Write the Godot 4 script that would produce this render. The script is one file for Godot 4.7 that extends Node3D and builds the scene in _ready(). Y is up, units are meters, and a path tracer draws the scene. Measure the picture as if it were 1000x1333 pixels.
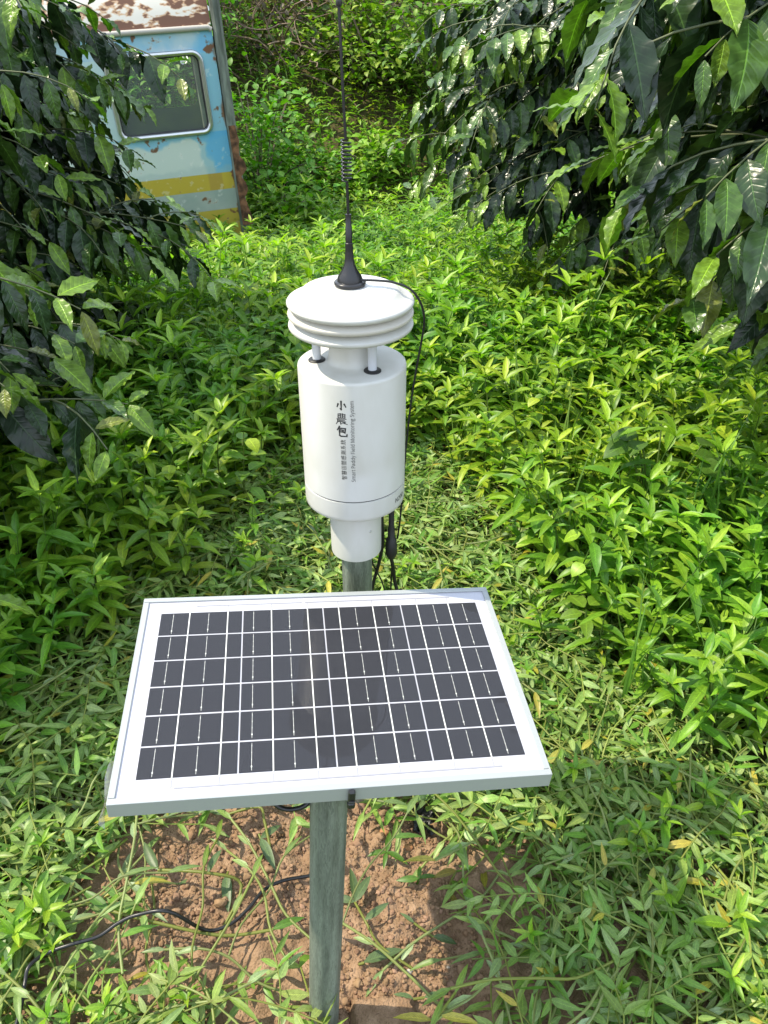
extends Node3D

const CAM := Vector3(0, 1.447, 0)
const PITCH := 34.0
const FOV := 67.0

# ---------------------------------------------------------------- mesh builder
class MB:
	var v := PackedVector3Array()
	var n := PackedVector3Array()
	var t := PackedVector2Array()
	var c := PackedColorArray()
	var i := PackedInt32Array()

	func vert(p: Vector3, nn: Vector3, uv := Vector2.ZERO, col := Color.WHITE) -> int:
		v.append(p); n.append(nn); t.append(uv); c.append(col)
		return v.size() - 1

	func tri(a: int, b: int, d: int) -> void:
		var g := (v[d] - v[a]).cross(v[b] - v[a])
		if g.dot(n[a] + n[b] + n[d]) < 0.0:
			i.append(a); i.append(d); i.append(b)
		else:
			i.append(a); i.append(b); i.append(d)

	# a sheet of (nu+1) x (nv+1) points; pts is row-major over v
	func sheet(pts: PackedVector3Array, nu: int, nv: int, col := Color.WHITE, flip := false) -> void:
		var w := nu + 1
		var base := v.size()
		for b in nv + 1:
			for a in w:
				var du := pts[b * w + mini(a + 1, nu)] - pts[b * w + maxi(a - 1, 0)]
				var dv := pts[mini(b + 1, nv) * w + a] - pts[maxi(b - 1, 0) * w + a]
				var nn := dv.cross(du).normalized()
				if nn.length() < 0.5:
					nn = Vector3.UP
				vert(pts[b * w + a], -nn if flip else nn, Vector2(float(a) / nu, float(b) / nv), col)
		for b in nv:
			for a in nu:
				var k := base + b * w + a
				tri(k, k + 1, k + w)
				tri(k + 1, k + w + 1, k + w)

	func quad(a: Vector3, b: Vector3, d: Vector3, e: Vector3, out: Vector3, uv := Rect2(0, 0, 1, 1)) -> void:
		var nn := (d - a).cross(b - a).normalized()
		if nn.dot(out) < 0.0:
			nn = -nn
		var k := vert(a, nn, uv.position)
		vert(b, nn, uv.position + Vector2(uv.size.x, 0)); vert(d, nn, uv.end); vert(e, nn, uv.position + Vector2(0, uv.size.y))
		tri(k, k + 1, k + 2); tri(k, k + 2, k + 3)

	func face(pts: Array, out: Vector3) -> void:
		var nn: Vector3 = (pts[2] - pts[0]).cross(pts[1] - pts[0]).normalized()
		if nn.dot(out) < 0.0:
			nn = -nn
		var k := v.size()
		for p in pts:
			vert(p, nn, Vector2(p.x, p.z))
		for j in range(1, pts.size() - 1):
			tri(k, k + j, k + j + 1)

	# a chamfered box in the frame x
	func box(x: Transform3D, size: Vector3, bev := 0.001) -> void:
		var h := size * 0.5
		bev = minf(bev, minf(h.x, minf(h.y, h.z)) * 0.9)
		var ax := [Vector3.RIGHT, Vector3.UP, Vector3.BACK]
		for a in 3:
			for s in [-1.0, 1.0]:
				var b := (a + 1) % 3
				var d := (a + 2) % 3
				var o: Vector3 = ax[a] * s * h[a]
				var q := []
				for k in [[-1, -1], [1, -1], [1, 1], [-1, 1]]:
					q.append(x * (o + ax[b] * (h[b] - bev) * k[0] + ax[d] * (h[d] - bev) * k[1]))
				face(q, x.basis * (ax[a] * s))
		if bev <= 0.0:
			return
		for a in 3:
			var b := (a + 1) % 3
			var d := (a + 2) % 3
			for sb in [-1.0, 1.0]:
				for sd in [-1.0, 1.0]:
					var q := []
					for k in [[-1, 0], [1, 0], [1, 1], [-1, 1]]:
						var p: Vector3 = ax[a] * (h[a] - bev) * k[0]
						p += ax[b] * sb * (h[b] - (bev if k[1] == 1 else 0.0)) + ax[d] * sd * (h[d] - (0.0 if k[1] == 1 else bev))
						q.append(x * p)
					face(q, x.basis * (ax[b] * sb + ax[d] * sd))
		for sx in [-1.0, 1.0]:
			for sy in [-1.0, 1.0]:
				for sz in [-1.0, 1.0]:
					var s := Vector3(sx, sy, sz)
					var q := []
					for k in 3:
						var p := s * (h - Vector3.ONE * bev)
						p[k] = s[k] * h[k]
						q.append(x * p)
					face(q, x.basis * s)

	func tube(pts: PackedVector3Array, radii: Array, sides := 8, col := Color.WHITE, caps := true, closed := false) -> void:
		var m := pts.size()
		var up := Vector3.UP
		var ring := sides + 1
		var base := v.size()
		var dist := 0.0
		for k in m:
			var ahead: Vector3 = pts[(k + 1) % m] if closed else pts[mini(k + 1, m - 1)]
			var behind: Vector3 = pts[(k + m - 1) % m] if closed else pts[maxi(k - 1, 0)]
			var d := (ahead - behind).normalized()
			if k > 0:
				dist += pts[k].distance_to(pts[k - 1])
			if k == 0 and absf(d.dot(up)) > 0.9:
				up = Vector3.RIGHT
			var side := d.cross(up).normalized()
			up = side.cross(d).normalized()
			var r: float = radii[mini(k, radii.size() - 1)]
			for s in ring:
				var a := TAU * s / sides
				var o := side * cos(a) + up * sin(a)
				vert(pts[k] + o * r, o, Vector2(float(s) / sides, dist), col)
		var rows := m if closed else m - 1
		for k in rows:
			for s in sides:
				var a0 := base + k * ring + s
				var a1 := base + ((k + 1) % m) * ring + s
				tri(a0, a0 + 1, a1); tri(a0 + 1, a1 + 1, a1)
		if caps and not closed:
			for e in [0, m - 1]:
				var d: Vector3 = (pts[1] - pts[0]).normalized() * -1.0 if e == 0 else (pts[m - 1] - pts[m - 2]).normalized()
				var c0 := vert(pts[e], d, Vector2.ZERO, col)
				var f := v.size()
				for s in ring:
					vert(v[base + e * ring + s], d, Vector2.ZERO, col)
				for s in sides:
					tri(c0, f + s, f + s + 1)

	# profile of (radius, height) points turned round the y axis
	func lathe(prof: Array, seg := 64, at := Vector3.ZERO) -> void:
		var m := prof.size()
		var sn := []
		for k in m - 1:
			var d: Vector2 = prof[k + 1] - prof[k]
			sn.append(Vector2(d.y, -d.x).normalized())
		for k in m - 1:
			var na: Vector2 = sn[k]
			var nb: Vector2 = sn[k]
			if k > 0 and sn[k - 1].dot(sn[k]) > 0.7:
				na = (sn[k - 1] + sn[k]).normalized()
			if k < m - 2 and sn[k + 1].dot(sn[k]) > 0.7:
				nb = (sn[k + 1] + sn[k]).normalized()
			var base := v.size()
			for s in seg + 1:
				var a := TAU * s / seg
				var o := Vector3(sin(a), 0, cos(a))
				vert(at + o * prof[k].x + Vector3.UP * prof[k].y, o * na.x + Vector3.UP * na.y, Vector2(float(s) / seg, prof[k].y))
				vert(at + o * prof[k + 1].x + Vector3.UP * prof[k + 1].y, o * nb.x + Vector3.UP * nb.y, Vector2(float(s) / seg, prof[k + 1].y))
			for s in seg:
				var q := base + s * 2
				if prof[k].x > 1e-6:
					tri(q, q + 1, q + 2)
				if prof[k + 1].x > 1e-6:
					tri(q + 1, q + 3, q + 2)

	# a folded, drooping blade: 'seg' steps long, a crease down the middle
	func blade(base: Vector3, dir: Vector3, up: Vector3, lng: float, wid: float, fold: float, droop: float, col: Color, seg := 4, peak := 0.4) -> void:
		var side := dir.cross(up).normalized()
		var nrm := side.cross(dir).normalized()
		var pts := PackedVector3Array()
		var p := base
		var d := dir
		for k in seg + 1:
			var f := float(k) / seg
			var w := wid * 0.5 * pow(sin(PI * pow(clampf(f * 0.985 + 0.012, 0, 1), log(0.5) / log(peak))), 0.85)
			var lift := nrm * w * fold
			pts.append(p - side * w + lift); pts.append(p); pts.append(p + side * w + lift)
			d = (d - nrm * droop / seg).normalized()
			nrm = side.cross(d).normalized()
			p += d * lng / seg
		sheet(pts, 2, seg, col)

	func done() -> ArrayMesh:
		var a := []
		a.resize(Mesh.ARRAY_MAX)
		a[Mesh.ARRAY_VERTEX] = v; a[Mesh.ARRAY_NORMAL] = n; a[Mesh.ARRAY_TEX_UV] = t; a[Mesh.ARRAY_COLOR] = c; a[Mesh.ARRAY_INDEX] = i
		var m := ArrayMesh.new()
		m.add_surface_from_arrays(Mesh.PRIMITIVE_TRIANGLES, a)
		return m

# ---------------------------------------------------------------- small helpers
var rng := RandomNumberGenerator.new()
var noise := FastNoiseLite.new()
var fine := FastNoiseLite.new()
var M := {}
var counts := {}

func lin(r: float, g: float, b: float, a := 1.0) -> Color:
	var k := Color(r, g, b).linear_to_srgb()
	k.a = a
	return k

func numbered(called: String) -> String:
	var k: int = counts.get(called, 0)
	counts[called] = k + 1
	return called if k == 0 else "%s_%03d" % [called, k]

func thing(called: String, label: String, category: String, at := Vector3.ZERO, group := "") -> Node3D:
	var o := Node3D.new()
	o.name = numbered(called)
	add_child(o)
	o.position = at
	o.set_meta("label", label); o.set_meta("category", category)
	if group:
		o.set_meta("group", group)
	return o

func part(called: String, mesh: Mesh, m: Material, parent: Node, x := Transform3D.IDENTITY) -> MeshInstance3D:
	var o := MeshInstance3D.new()
	o.name = called
	o.mesh = mesh
	o.material_override = m
	o.transform = x
	parent.add_child(o, true)
	return o

func structure(called: String, mesh: Mesh, m: Material, label: String) -> MeshInstance3D:
	var o := part(called, mesh, m, self)
	o.set_meta("kind", "structure"); o.set_meta("label", label)
	return o

func many(called: String, mesh: Mesh, m: Material, parent: Node, xs: Array, cols: Array = []) -> MultiMeshInstance3D:
	var mm := MultiMesh.new()
	mm.transform_format = MultiMesh.TRANSFORM_3D
	mm.use_colors = cols.size() > 0
	mm.mesh = mesh
	mm.instance_count = xs.size()
	for k in xs.size():
		mm.set_instance_transform(k, xs[k])
		if cols.size():
			mm.set_instance_color(k, cols[k])
	var o := MultiMeshInstance3D.new()
	o.name = called
	o.multimesh = mm
	o.material_override = m
	parent.add_child(o, true)
	o.set_meta("kind", "stuff")
	return o

func R(a: float, b: float) -> float:
	return rng.randf_range(a, b)

func smooth_path(pts: Array, steps: int) -> PackedVector3Array:
	var out := PackedVector3Array()
	for k in pts.size() - 1:
		var p0: Vector3 = pts[maxi(k - 1, 0)]
		var p1: Vector3 = pts[k]
		var p2: Vector3 = pts[k + 1]
		var p3: Vector3 = pts[mini(k + 2, pts.size() - 1)]
		for s in steps:
			out.append(p1.cubic_interpolate(p2, p0, p3, float(s) / steps))
	out.append(pts[-1])
	return out

func screen(p: Vector3) -> Vector3:      # where a point lies in a 768 x 1024 frame, and how deep
	var d := p - CAM
	var a := deg_to_rad(PITCH)
	var z := -d.z * cos(a) - d.y * sin(a)
	var y := -d.y * cos(a) + d.z * sin(a)
	var f := 512.0 / tan(deg_to_rad(FOV * 0.5))
	return Vector3(384 + f * d.x / z, 512 + f * y / z, z) if z > 0.05 else Vector3(-999, -999, -1)

func ground(x: float, z: float) -> float:
	var f := -z
	var h := noise.get_noise_2d(x * 40.0, z * 40.0) * 0.03 + noise.get_noise_2d(x * 9.0, z * 9.0) * 0.05
	h -= 0.2 * smoothstep(3.2, 6.0, f) * (1.0 - smoothstep(6.5, 9.0, f))
	h += 0.55 * maxf(0.0, f - 7.2) * (1.0 - smoothstep(8.0, 16.0, f) * 0.45) if f < 16.0 else 0.55 * 8.8 * 0.55
	return h - 0.018 * smoothstep(1.6, 0.2, Vector2(x, z + 0.8).length())

# ---------------------------------------------------------------- materials
func mat(col: Color, rough := 0.6, spec := 0.5) -> StandardMaterial3D:
	var m := StandardMaterial3D.new()
	m.albedo_color = col
	m.roughness = rough
	m.metallic_specular = spec
	return m

func tex(w: int, h: int, f: Callable) -> ImageTexture:
	var im := Image.create(w, h, false, Image.FORMAT_RGBA8)
	for y in h:
		for x in w:
			im.set_pixel(x, y, f.call(float(x) / w, float(y) / h))
	return ImageTexture.create_from_image(im)

func noise_tex(freq: float, lo: Color, hi: Color, size := 512, oct := 5, seed_ := 3, bump := false) -> NoiseTexture2D:
	var t := NoiseTexture2D.new()
	t.width = size; t.height = size; t.seamless = true
	var f := FastNoiseLite.new()
	f.noise_type = FastNoiseLite.TYPE_SIMPLEX_SMOOTH
	f.seed = seed_; f.frequency = freq; f.fractal_octaves = oct
	t.noise = f
	if not bump:
		var g := Gradient.new()
		g.set_color(0, lo); g.set_color(1, hi)
		g.set_offset(0, 0.2); g.set_offset(1, 0.8)
		t.color_ramp = g
	return t

func materials() -> void:
	M.white = mat(lin(0.58, 0.58, 0.553), 0.45)
	M.ring = mat(lin(0.55, 0.55, 0.52), 0.45)
	var dust := noise_tex(0.006, Color(0.93, 0.925, 0.90), Color(1, 1, 1), 256, 5, 61)
	for m in [M.white, M.ring]:
		m.albedo_texture = dust
		m.uv1_triplanar = true; m.uv1_scale = Vector3(7, 2.5, 7)
	M.cream = mat(lin(0.50, 0.475, 0.41), 0.5)
	M.pillar = mat(lin(0.52, 0.54, 0.57), 0.35)
	M.black = mat(lin(0.012, 0.012, 0.013), 0.38)
	M.rubber = mat(lin(0.014, 0.014, 0.015), 0.5)
	M.cable = mat(lin(0.011, 0.011, 0.012), 0.36)
	M.ink = mat(lin(0.02, 0.02, 0.022), 0.6)
	M.ink_grey = mat(lin(0.075, 0.075, 0.07), 0.6)
	M.seam = mat(lin(0.02, 0.02, 0.025), 0.7)
	M.chrome = mat(lin(0.55, 0.56, 0.56), 0.28); M.chrome.metallic = 0.9
	M.antenna = mat(lin(0.03, 0.03, 0.032), 0.3); M.antenna.metallic = 0.4
	M.frame = mat(lin(0.34, 0.36, 0.355), 0.42); M.frame.metallic = 0.25
	M.backsheet = mat(lin(0.42, 0.42, 0.46), 0.5)
	M.ribbon = mat(lin(0.62, 0.63, 0.60), 0.45)
	M.strip = mat(lin(0.27, 0.27, 0.30), 0.5)
	M.cell = mat(Color.WHITE, 0.5, 0.15)
	M.cell.albedo_texture = tex(256, 256, func(u, v):
		var s := 0.5 + 0.5 * sin(v * TAU * 20.0)
		var q := fine.get_noise_2d(u * 60.0, v * 60.0)
		return lin(0.008 + 0.002 * q + 0.002 * s, 0.009 + 0.002 * q + 0.002 * s, 0.015 + 0.002 * q + 0.002 * s))
	M.cell.uv1_scale = Vector3(20, 20, 20)
	M.glass = mat(Color(1, 1, 1, 0.02), 0.0, 0.27); M.glass.transparency = BaseMaterial3D.TRANSPARENCY_ALPHA
	M.pane = mat(Color(0.85, 0.92, 0.88, 0.12), 0.06); M.pane.transparency = BaseMaterial3D.TRANSPARENCY_ALPHA
	M.film = mat(Color(0.95, 0.95, 0.95, 0.35), 0.1); M.film.transparency = BaseMaterial3D.TRANSPARENCY_ALPHA
	# galvanised steel: pale spangle with darker drips and greenish oxide
	M.zinc = mat(Color.WHITE, 0.52); M.zinc.metallic = 0.35
	M.zinc.albedo_texture = tex(256, 512, func(u, v):
		var a = u * TAU
		var q := fine.get_noise_3d(cos(a) * 30.0, sin(a) * 30.0, v * 140.0)
		var w := noise.get_noise_3d(cos(a) * 60.0, sin(a) * 60.0, v * 60.0)
		var k := fine.get_noise_3d(cos(a) * 160.0, sin(a) * 160.0, v * 620.0)
		var b := 0.22 + 0.09 * q + 0.12 * w + 0.10 * k
		if k > 0.28:
			b *= 0.6
		return lin(b * 0.88, b * 1.0, b * 0.86))
	M.zinc.heightmap_enabled = true
	M.zinc.heightmap_texture = noise_tex(0.03, Color.BLACK, Color.WHITE, 256, 4, 9, true)
	M.zinc.heightmap_scale = 0.04
	# soil
	M.soil = mat(Color.WHITE, 0.95, 0.25)
	M.soil.albedo_texture = noise_tex(0.012, lin(0.18, 0.112, 0.066), lin(0.335, 0.222, 0.142), 1024, 6, 21)
	M.soil.uv1_triplanar = true; M.soil.uv1_world_triplanar = true; M.soil.uv1_scale = Vector3.ONE * 1.7
	M.soil.heightmap_enabled = true; M.soil.heightmap_texture = noise_tex(0.09, Color.BLACK, Color.WHITE, 1024, 6, 5, true); M.soil.heightmap_scale = 0.4
	M.clod = mat(Color.WHITE, 0.95, 0.25)
	M.clod.vertex_color_use_as_albedo = true
	M.clod.albedo_texture = noise_tex(0.02, lin(0.19, 0.118, 0.07), lin(0.33, 0.217, 0.139), 256, 5, 22)
	M.clod.uv1_triplanar = true; M.clod.uv1_world_triplanar = true; M.clod.uv1_scale = Vector3.ONE * 5.0
	M.earth = mat(Color.WHITE, 0.95, 0.25)
	M.earth.albedo_texture = noise_tex(0.02, lin(0.055, 0.042, 0.02), lin(0.11, 0.10, 0.04), 512, 6, 31)
	M.earth.uv1_triplanar = true; M.earth.uv1_world_triplanar = true; M.earth.uv1_scale = Vector3.ONE * 0.9
	M.pebble = mat(lin(0.36, 0.17, 0.075), 0.85)
	M.pale_pebble = mat(lin(0.42, 0.36, 0.30), 0.85)
	# blades of the weeds: pale midrib, faint veins
	var blade := tex(64, 128, func(u, v):
		var d := absf(u - 0.5) * 2.0
		var rib := smoothstep(0.10, 0.02, d) * 0.35
		var vein := 0.06 * sin((v * 14.0 - d * 2.6) * TAU) * (1.0 - d)
		var q := fine.get_noise_2d(u * 60.0, v * 120.0) * 0.10
		var b := clampf(0.80 + rib * 0.45 + vein + q, 0, 1)
		return Color(b, b, b * (1.0 - rib * 0.2)))
	M.weed = mat(Color.WHITE, 0.42, 0.5)
	M.weed.vertex_color_use_as_albedo = true
	M.weed.albedo_texture = blade
	M.weed.backlight_enabled = true; M.weed.backlight = Color(0.84, 0.96, 0.52)
	# coffee leaves: a quilted surface between the side veins
	var quilt := func(u: float, v: float) -> float:
		var d := absf(u - 0.5) * 2.0
		var ph := v * 10.0 - d * 1.7
		var vein := pow(absf(cos(ph * PI)), 10.0)
		var rib := smoothstep(0.09, 0.0, d)
		return clampf(0.75 - vein * 0.40 * (1.0 - d * 0.6) - rib * 0.55 + fine.get_noise_2d(u * 90.0, v * 180.0) * 0.07, 0, 1)
	var quilt_height := tex(128, 256, func(u, v):
		var h: float = quilt.call(u, v)
		return Color(h, h, h))
	var quilt_color := tex(128, 256, func(u, v):
		var d := absf(u - 0.5) * 2.0
		var ph: float = v * 10.0 - d * 1.7
		var vein := pow(absf(cos(ph * PI)), 14.0) * 0.12 * (1.0 - d)
		var rib = smoothstep(0.07, 0.0, d) * 0.5 * (1.0 - v * 0.5)
		var b := clampf(0.66 + vein + rib + fine.get_noise_2d(u * 40.0 + 9.0, v * 80.0) * 0.16, 0, 1)
		return Color(b, b, b * (1.0 - rib * 0.3)))
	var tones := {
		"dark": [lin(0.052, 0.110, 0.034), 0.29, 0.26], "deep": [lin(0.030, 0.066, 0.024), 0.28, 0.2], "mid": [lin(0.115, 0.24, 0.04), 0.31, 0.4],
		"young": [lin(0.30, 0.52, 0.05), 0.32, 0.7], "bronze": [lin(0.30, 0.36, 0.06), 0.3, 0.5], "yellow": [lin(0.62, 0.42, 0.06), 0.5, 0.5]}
	for k in tones:
		var m := mat(tones[k][0], tones[k][1], 0.42)
		m.albedo_texture = quilt_color
		m.heightmap_enabled = true; m.heightmap_texture = quilt_height; m.heightmap_scale = 0.11
		m.backlight_enabled = true
		m.backlight = Color(0.75, 1.0, 0.45) * tones[k][2]
		M["leaf_" + k] = m
	M.leaf_any = mat(Color.WHITE, 0.29, 0.42)
	M.leaf_any.albedo_texture = quilt_color
	M.leaf_any.heightmap_enabled = true; M.leaf_any.heightmap_texture = quilt_height; M.leaf_any.heightmap_scale = 0.11
	M.leaf_any.vertex_color_use_as_albedo = true
	M.leaf_any.backlight_enabled = true; M.leaf_any.backlight = Color(0.22, 0.3, 0.14)
	M.bush_leaf = mat(Color.WHITE, 0.5, 0.45)
	M.bush_leaf.albedo_texture = blade
	M.bush_leaf.vertex_color_use_as_albedo = true
	M.bush_leaf.backlight_enabled = true; M.bush_leaf.backlight = Color(0.75, 0.9, 0.4)
	M.bark = mat(Color.WHITE, 0.9, 0.3)
	M.bark.albedo_texture = noise_tex(0.03, lin(0.10, 0.08, 0.055), lin(0.26, 0.22, 0.16), 256, 5, 41)
	M.bark.uv1_triplanar = true; M.bark.uv1_scale = Vector3.ONE * 6.0
	M.twig = mat(lin(0.085, 0.10, 0.04), 0.6)
	M.vine = mat(Color.WHITE, 0.9, 0.3); M.vine.vertex_color_use_as_albedo = true
	M.petal = mat(lin(0.82, 0.80, 0.82), 0.6); M.petal.backlight_enabled = true; M.petal.backlight = Color(0.6, 0.6, 0.6)
	# the old bus: flaking light blue over cream, yellow bands, rust at the edges
	M.bus_side = mat(Color.WHITE, 0.45)
	M.bus_side.albedo_texture = tex(896, 384, func(u, v):
		var s: float = u * 3.2 - 3.1
		var t: float = -v * 1.5
		var w := noise.get_noise_2d(s * 160.0, t * 160.0)
		var k := fine.get_noise_2d(s * 260.0, t * 260.0)
		var col := lin(0.36, 0.47, 0.46)
		var blue := lin(0.10, 0.40, 0.66)
		var pale := lin(0.56, 0.64, 0.58)
		if t > -0.13:
			col = lin(0.42, 0.56, 0.62).lerp(blue, clampf(w * 0.9 + smoothstep(-0.12, 0.0, s) * 0.6, 0, 0.7))
		elif t > -0.83:
			var edge := smoothstep(-0.17, -0.13, s + w * 0.05)
			col = pale.lerp(lin(0.34, 0.52, 0.54), edge).lerp(blue, smoothstep(-0.10, -0.06, s + w * 0.08) * (0.8 if t < -0.575 else 0.25))
			col = col.lerp(blue, smoothstep(-0.63, -0.60, t + w * 0.07) * (0.6 if t < -0.575 else 0.15))
			col = col.lerp(lin(0.36, 0.47, 0.46), smoothstep(-0.78, -0.81, t + w * 0.06) * 0.4)
		elif t > -0.935:
			col = lin(0.50, 0.38, 0.045).lerp(lin(0.40, 0.26, 0.05), clampf(smoothstep(-0.14, -0.12, s) * smoothstep(-0.03, -0.05, s) + k * 0.2, 0, 0.7))
		elif t > -1.065:
			col = lin(0.30, 0.37, 0.33).lerp(lin(0.40, 0.45, 0.40), clampf(w + 0.3, 0, 1))
		else:
			col = lin(0.46, 0.36, 0.05)
		col = col.lerp(lin(0.75, 0.76, 0.70), clampf((k - 0.35) * 3.0, 0, 0.4))
		var rust := smoothstep(0.035, 0.06, s + w * 0.05 + k * 0.02) + smoothstep(0.40, 0.60, w * 0.6 + k * 0.7 + smoothstep(-0.10, 0.03, s) * 0.12)
		return col.lerp(lin(0.17, 0.08, 0.04), clampf(rust, 0, 1)))
	M.bus_roof = mat(Color.WHITE, 0.6)
	M.bus_roof.albedo_texture = tex(896, 256, func(u, v):
		var s: float = u * 3.2 - 3.1
		var w := noise.get_noise_2d(s * 170.0 + 400.0, v * 330.0)
		var k := fine.get_noise_2d(s * 260.0, v * 500.0)
		var col := lin(0.74, 0.68, 0.58).lerp(lin(0.30, 0.55, 0.74), smoothstep(0.22, 0.28, v + w * 0.10))
		var r := w + k * 0.45 + 0.30 * smoothstep(0.16, 0.05, v) + 0.10 * smoothstep(-0.5, 0.0, s)
		col = col.lerp(lin(0.55, 0.30, 0.14), smoothstep(0.04, 0.22, r) * 0.85)
		return col.lerp(lin(0.16, 0.070, 0.035), smoothstep(0.20, 0.32, r)))
	M.rust = mat(Color.WHITE, 0.9, 0.3)
	M.rust.albedo_texture = noise_tex(0.02, lin(0.07, 0.04, 0.025), lin(0.26, 0.13, 0.07), 256, 5, 51)
	M.rust.uv1_triplanar = true; M.rust.uv1_scale = Vector3.ONE * 3.0
	M.pillar_paint = mat(Color.WHITE, 0.6)
	M.pillar_paint.albedo_texture = noise_tex(0.02, lin(0.055, 0.065, 0.05), lin(0.20, 0.23, 0.19), 256, 5, 52)
	M.pillar_paint.uv1_triplanar = true; M.pillar_paint.uv1_scale = Vector3(3, 0.8, 3)
	M.bus_inside = mat(lin(0.06, 0.06, 0.06), 0.7)

# ---------------------------------------------------------------- the script
func _ready() -> void:
	var cam := Camera3D.new()
	cam.name = "camera"
	cam.position = CAM
	cam.rotation_degrees = Vector3(-PITCH, 0, 0)
	cam.fov = FOV
	cam.near = 0.05; cam.far = 400.0
	add_child(cam)
	cam.current = true
	var env := Environment.new()
	env.background_mode = Environment.BG_SKY
	var sky := Sky.new()
	var sm := ProceduralSkyMaterial.new()
	sm.sky_top_color = Color(0.78, 0.84, 0.93)
	sm.sky_horizon_color = Color(0.92, 0.95, 0.98)
	sm.sky_curve = 0.25
	sm.ground_bottom_color = Color(0.25, 0.3, 0.15)
	sm.ground_horizon_color = Color(0.5, 0.55, 0.4)
	sm.sun_angle_max = 25.0
	sky.sky_material = sm
	env.sky = sky
	env.background_energy_multiplier = 1.6
	env.tonemap_mode = Environment.TONE_MAPPER_LINEAR
	env.tonemap_exposure = 1.58
	env.sdfgi_enabled = true; env.ssao_enabled = true; env.ssil_enabled = true
	var we := WorldEnvironment.new()
	we.name = "world_environment"
	we.environment = env
	add_child(we)
	var sun := DirectionalLight3D.new()
	sun.name = "sun"
	sun.light_color = Color(1.0, 0.955, 0.86)
	sun.light_energy = 1.45
	sun.light_angular_distance = 0.5
	sun.shadow_enabled = true
	add_child(sun)
	sun.look_at_from_position(Vector3(-0.46, 0.66, -0.05), Vector3.ZERO)

	rng.seed = 20240611
	noise.seed = 11; noise.frequency = 0.02; noise.fractal_octaves = 4
	fine.seed = 77; fine.frequency = 0.05; fine.fractal_octaves = 4
	materials()
	build_ground()
	build_bus()
	build_bank()
	build_coffee()
	build_weeds()
	build_soil()
	build_sensor()
	build_panel()
	build_cables()
	build_litter()

# ---------------------------------------------------------------- ground
var soil_edge := PackedVector2Array()
var trodden := PackedVector2Array()

func build_ground() -> void:
	for p in [[-0.262, -1.03], [-0.08, -1.05], [0.099, -1.04], [0.123, -0.94], [0.137, -0.841], [0.189, -0.767], [0.175, -0.66], [0.157, -0.56], [0.13, -0.44], [-0.06, -0.44], [-0.09, -0.647], [-0.149, -0.76], [-0.243, -0.767], [-0.345, -0.705], [-0.429, -0.711], [-0.468, -0.796], [-0.459, -0.889], [-0.397, -0.957]]:
		soil_edge.append(Vector2(p[0], p[1]))
	for p in [[-1.25, -1.05], [-0.86, -1.12], [-0.70, -1.46], [-0.50, -1.77], [-0.39, -2.18], [-0.2, -2.45], [0.17, -2.37], [0.32, -1.84], [0.44, -1.45], [0.54, -1.23], [0.68, -1.08], [0.95, -0.98], [1.4, -0.95], [1.4, 0.3], [-1.25, 0.3]]:
		trodden.append(Vector2(p[0], p[1]))
	var xs := []
	var zs := []
	for k in 121:
		var f := (k - 60) / 60.0
		xs.append(signf(f) * (absf(f) * 3.5 + pow(absf(f), 5.0) * 110.0))
	for k in 141:
		var f := k / 140.0
		zs.append(1.5 - f * 12.0 - pow(f, 6.0) * 140.0)
	for k in 8:
		zs.push_front(1.5 + pow(2.0, k))
	var pts := PackedVector3Array()
	for z in zs:
		for x in xs:
			pts.append(Vector3(x, ground(x, z) - 0.08 * smoothstep(0.6, 1.0, soil_rise(x, z)), z))
	var mb := MB.new()
	mb.sheet(pts, xs.size() - 1, zs.size() - 1, Color.WHITE, mb_flip(pts, xs.size()))
	structure("ground", mb.done(), M.earth, "dark earth floor beneath the weeds between the coffee rows")

func mb_flip(pts: PackedVector3Array, w: int) -> bool:
	return (pts[w] - pts[0]).cross(pts[1] - pts[0]).y < 0.0

func edge_distance(p: Vector2, poly: PackedVector2Array) -> float:   # positive inside
	var best := 1e9
	for k in poly.size():
		var q := Geometry2D.get_closest_point_to_segment(p, poly[k], poly[(k + 1) % poly.size()])
		best = minf(best, p.distance_to(q))
	return best if Geometry2D.is_point_in_polygon(p, poly) else -best

func soil_rise(x: float, z: float) -> float:
	var d := minf(minf(x + 0.80, 0.80 - x), minf(z + 1.30, -0.16 - z))
	return smoothstep(0.0, 0.10, d + noise.get_noise_2d(x * 300.0, z * 300.0) * 0.06)

func soil_height(x: float, z: float) -> float:
	var rise := soil_rise(x, z)
	var h := ground(x, z) - 0.03 + rise * 0.042
	var c := fine.get_noise_2d(x * 560.0, z * 560.0)
	h += rise * (c * 0.008 + absf(fine.get_noise_2d(x * 1700.0 + 50.0, z * 1700.0)) * 0.003 + noise.get_noise_2d(x * 500.0, z * 500.0) * 0.020)
	# a dug hollow to the right of the post, with a clean spade cut nearest the camera
	h -= rise * 0.030 * smoothstep(0.09, 0.0, Vector2(x - 0.13, (z + 0.72) * 0.8).length())
	h -= rise * 0.02 * smoothstep(-0.665, -0.645, z) * smoothstep(-0.08, -0.05, x) * smoothstep(0.2, 0.14, x)
	return h

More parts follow.
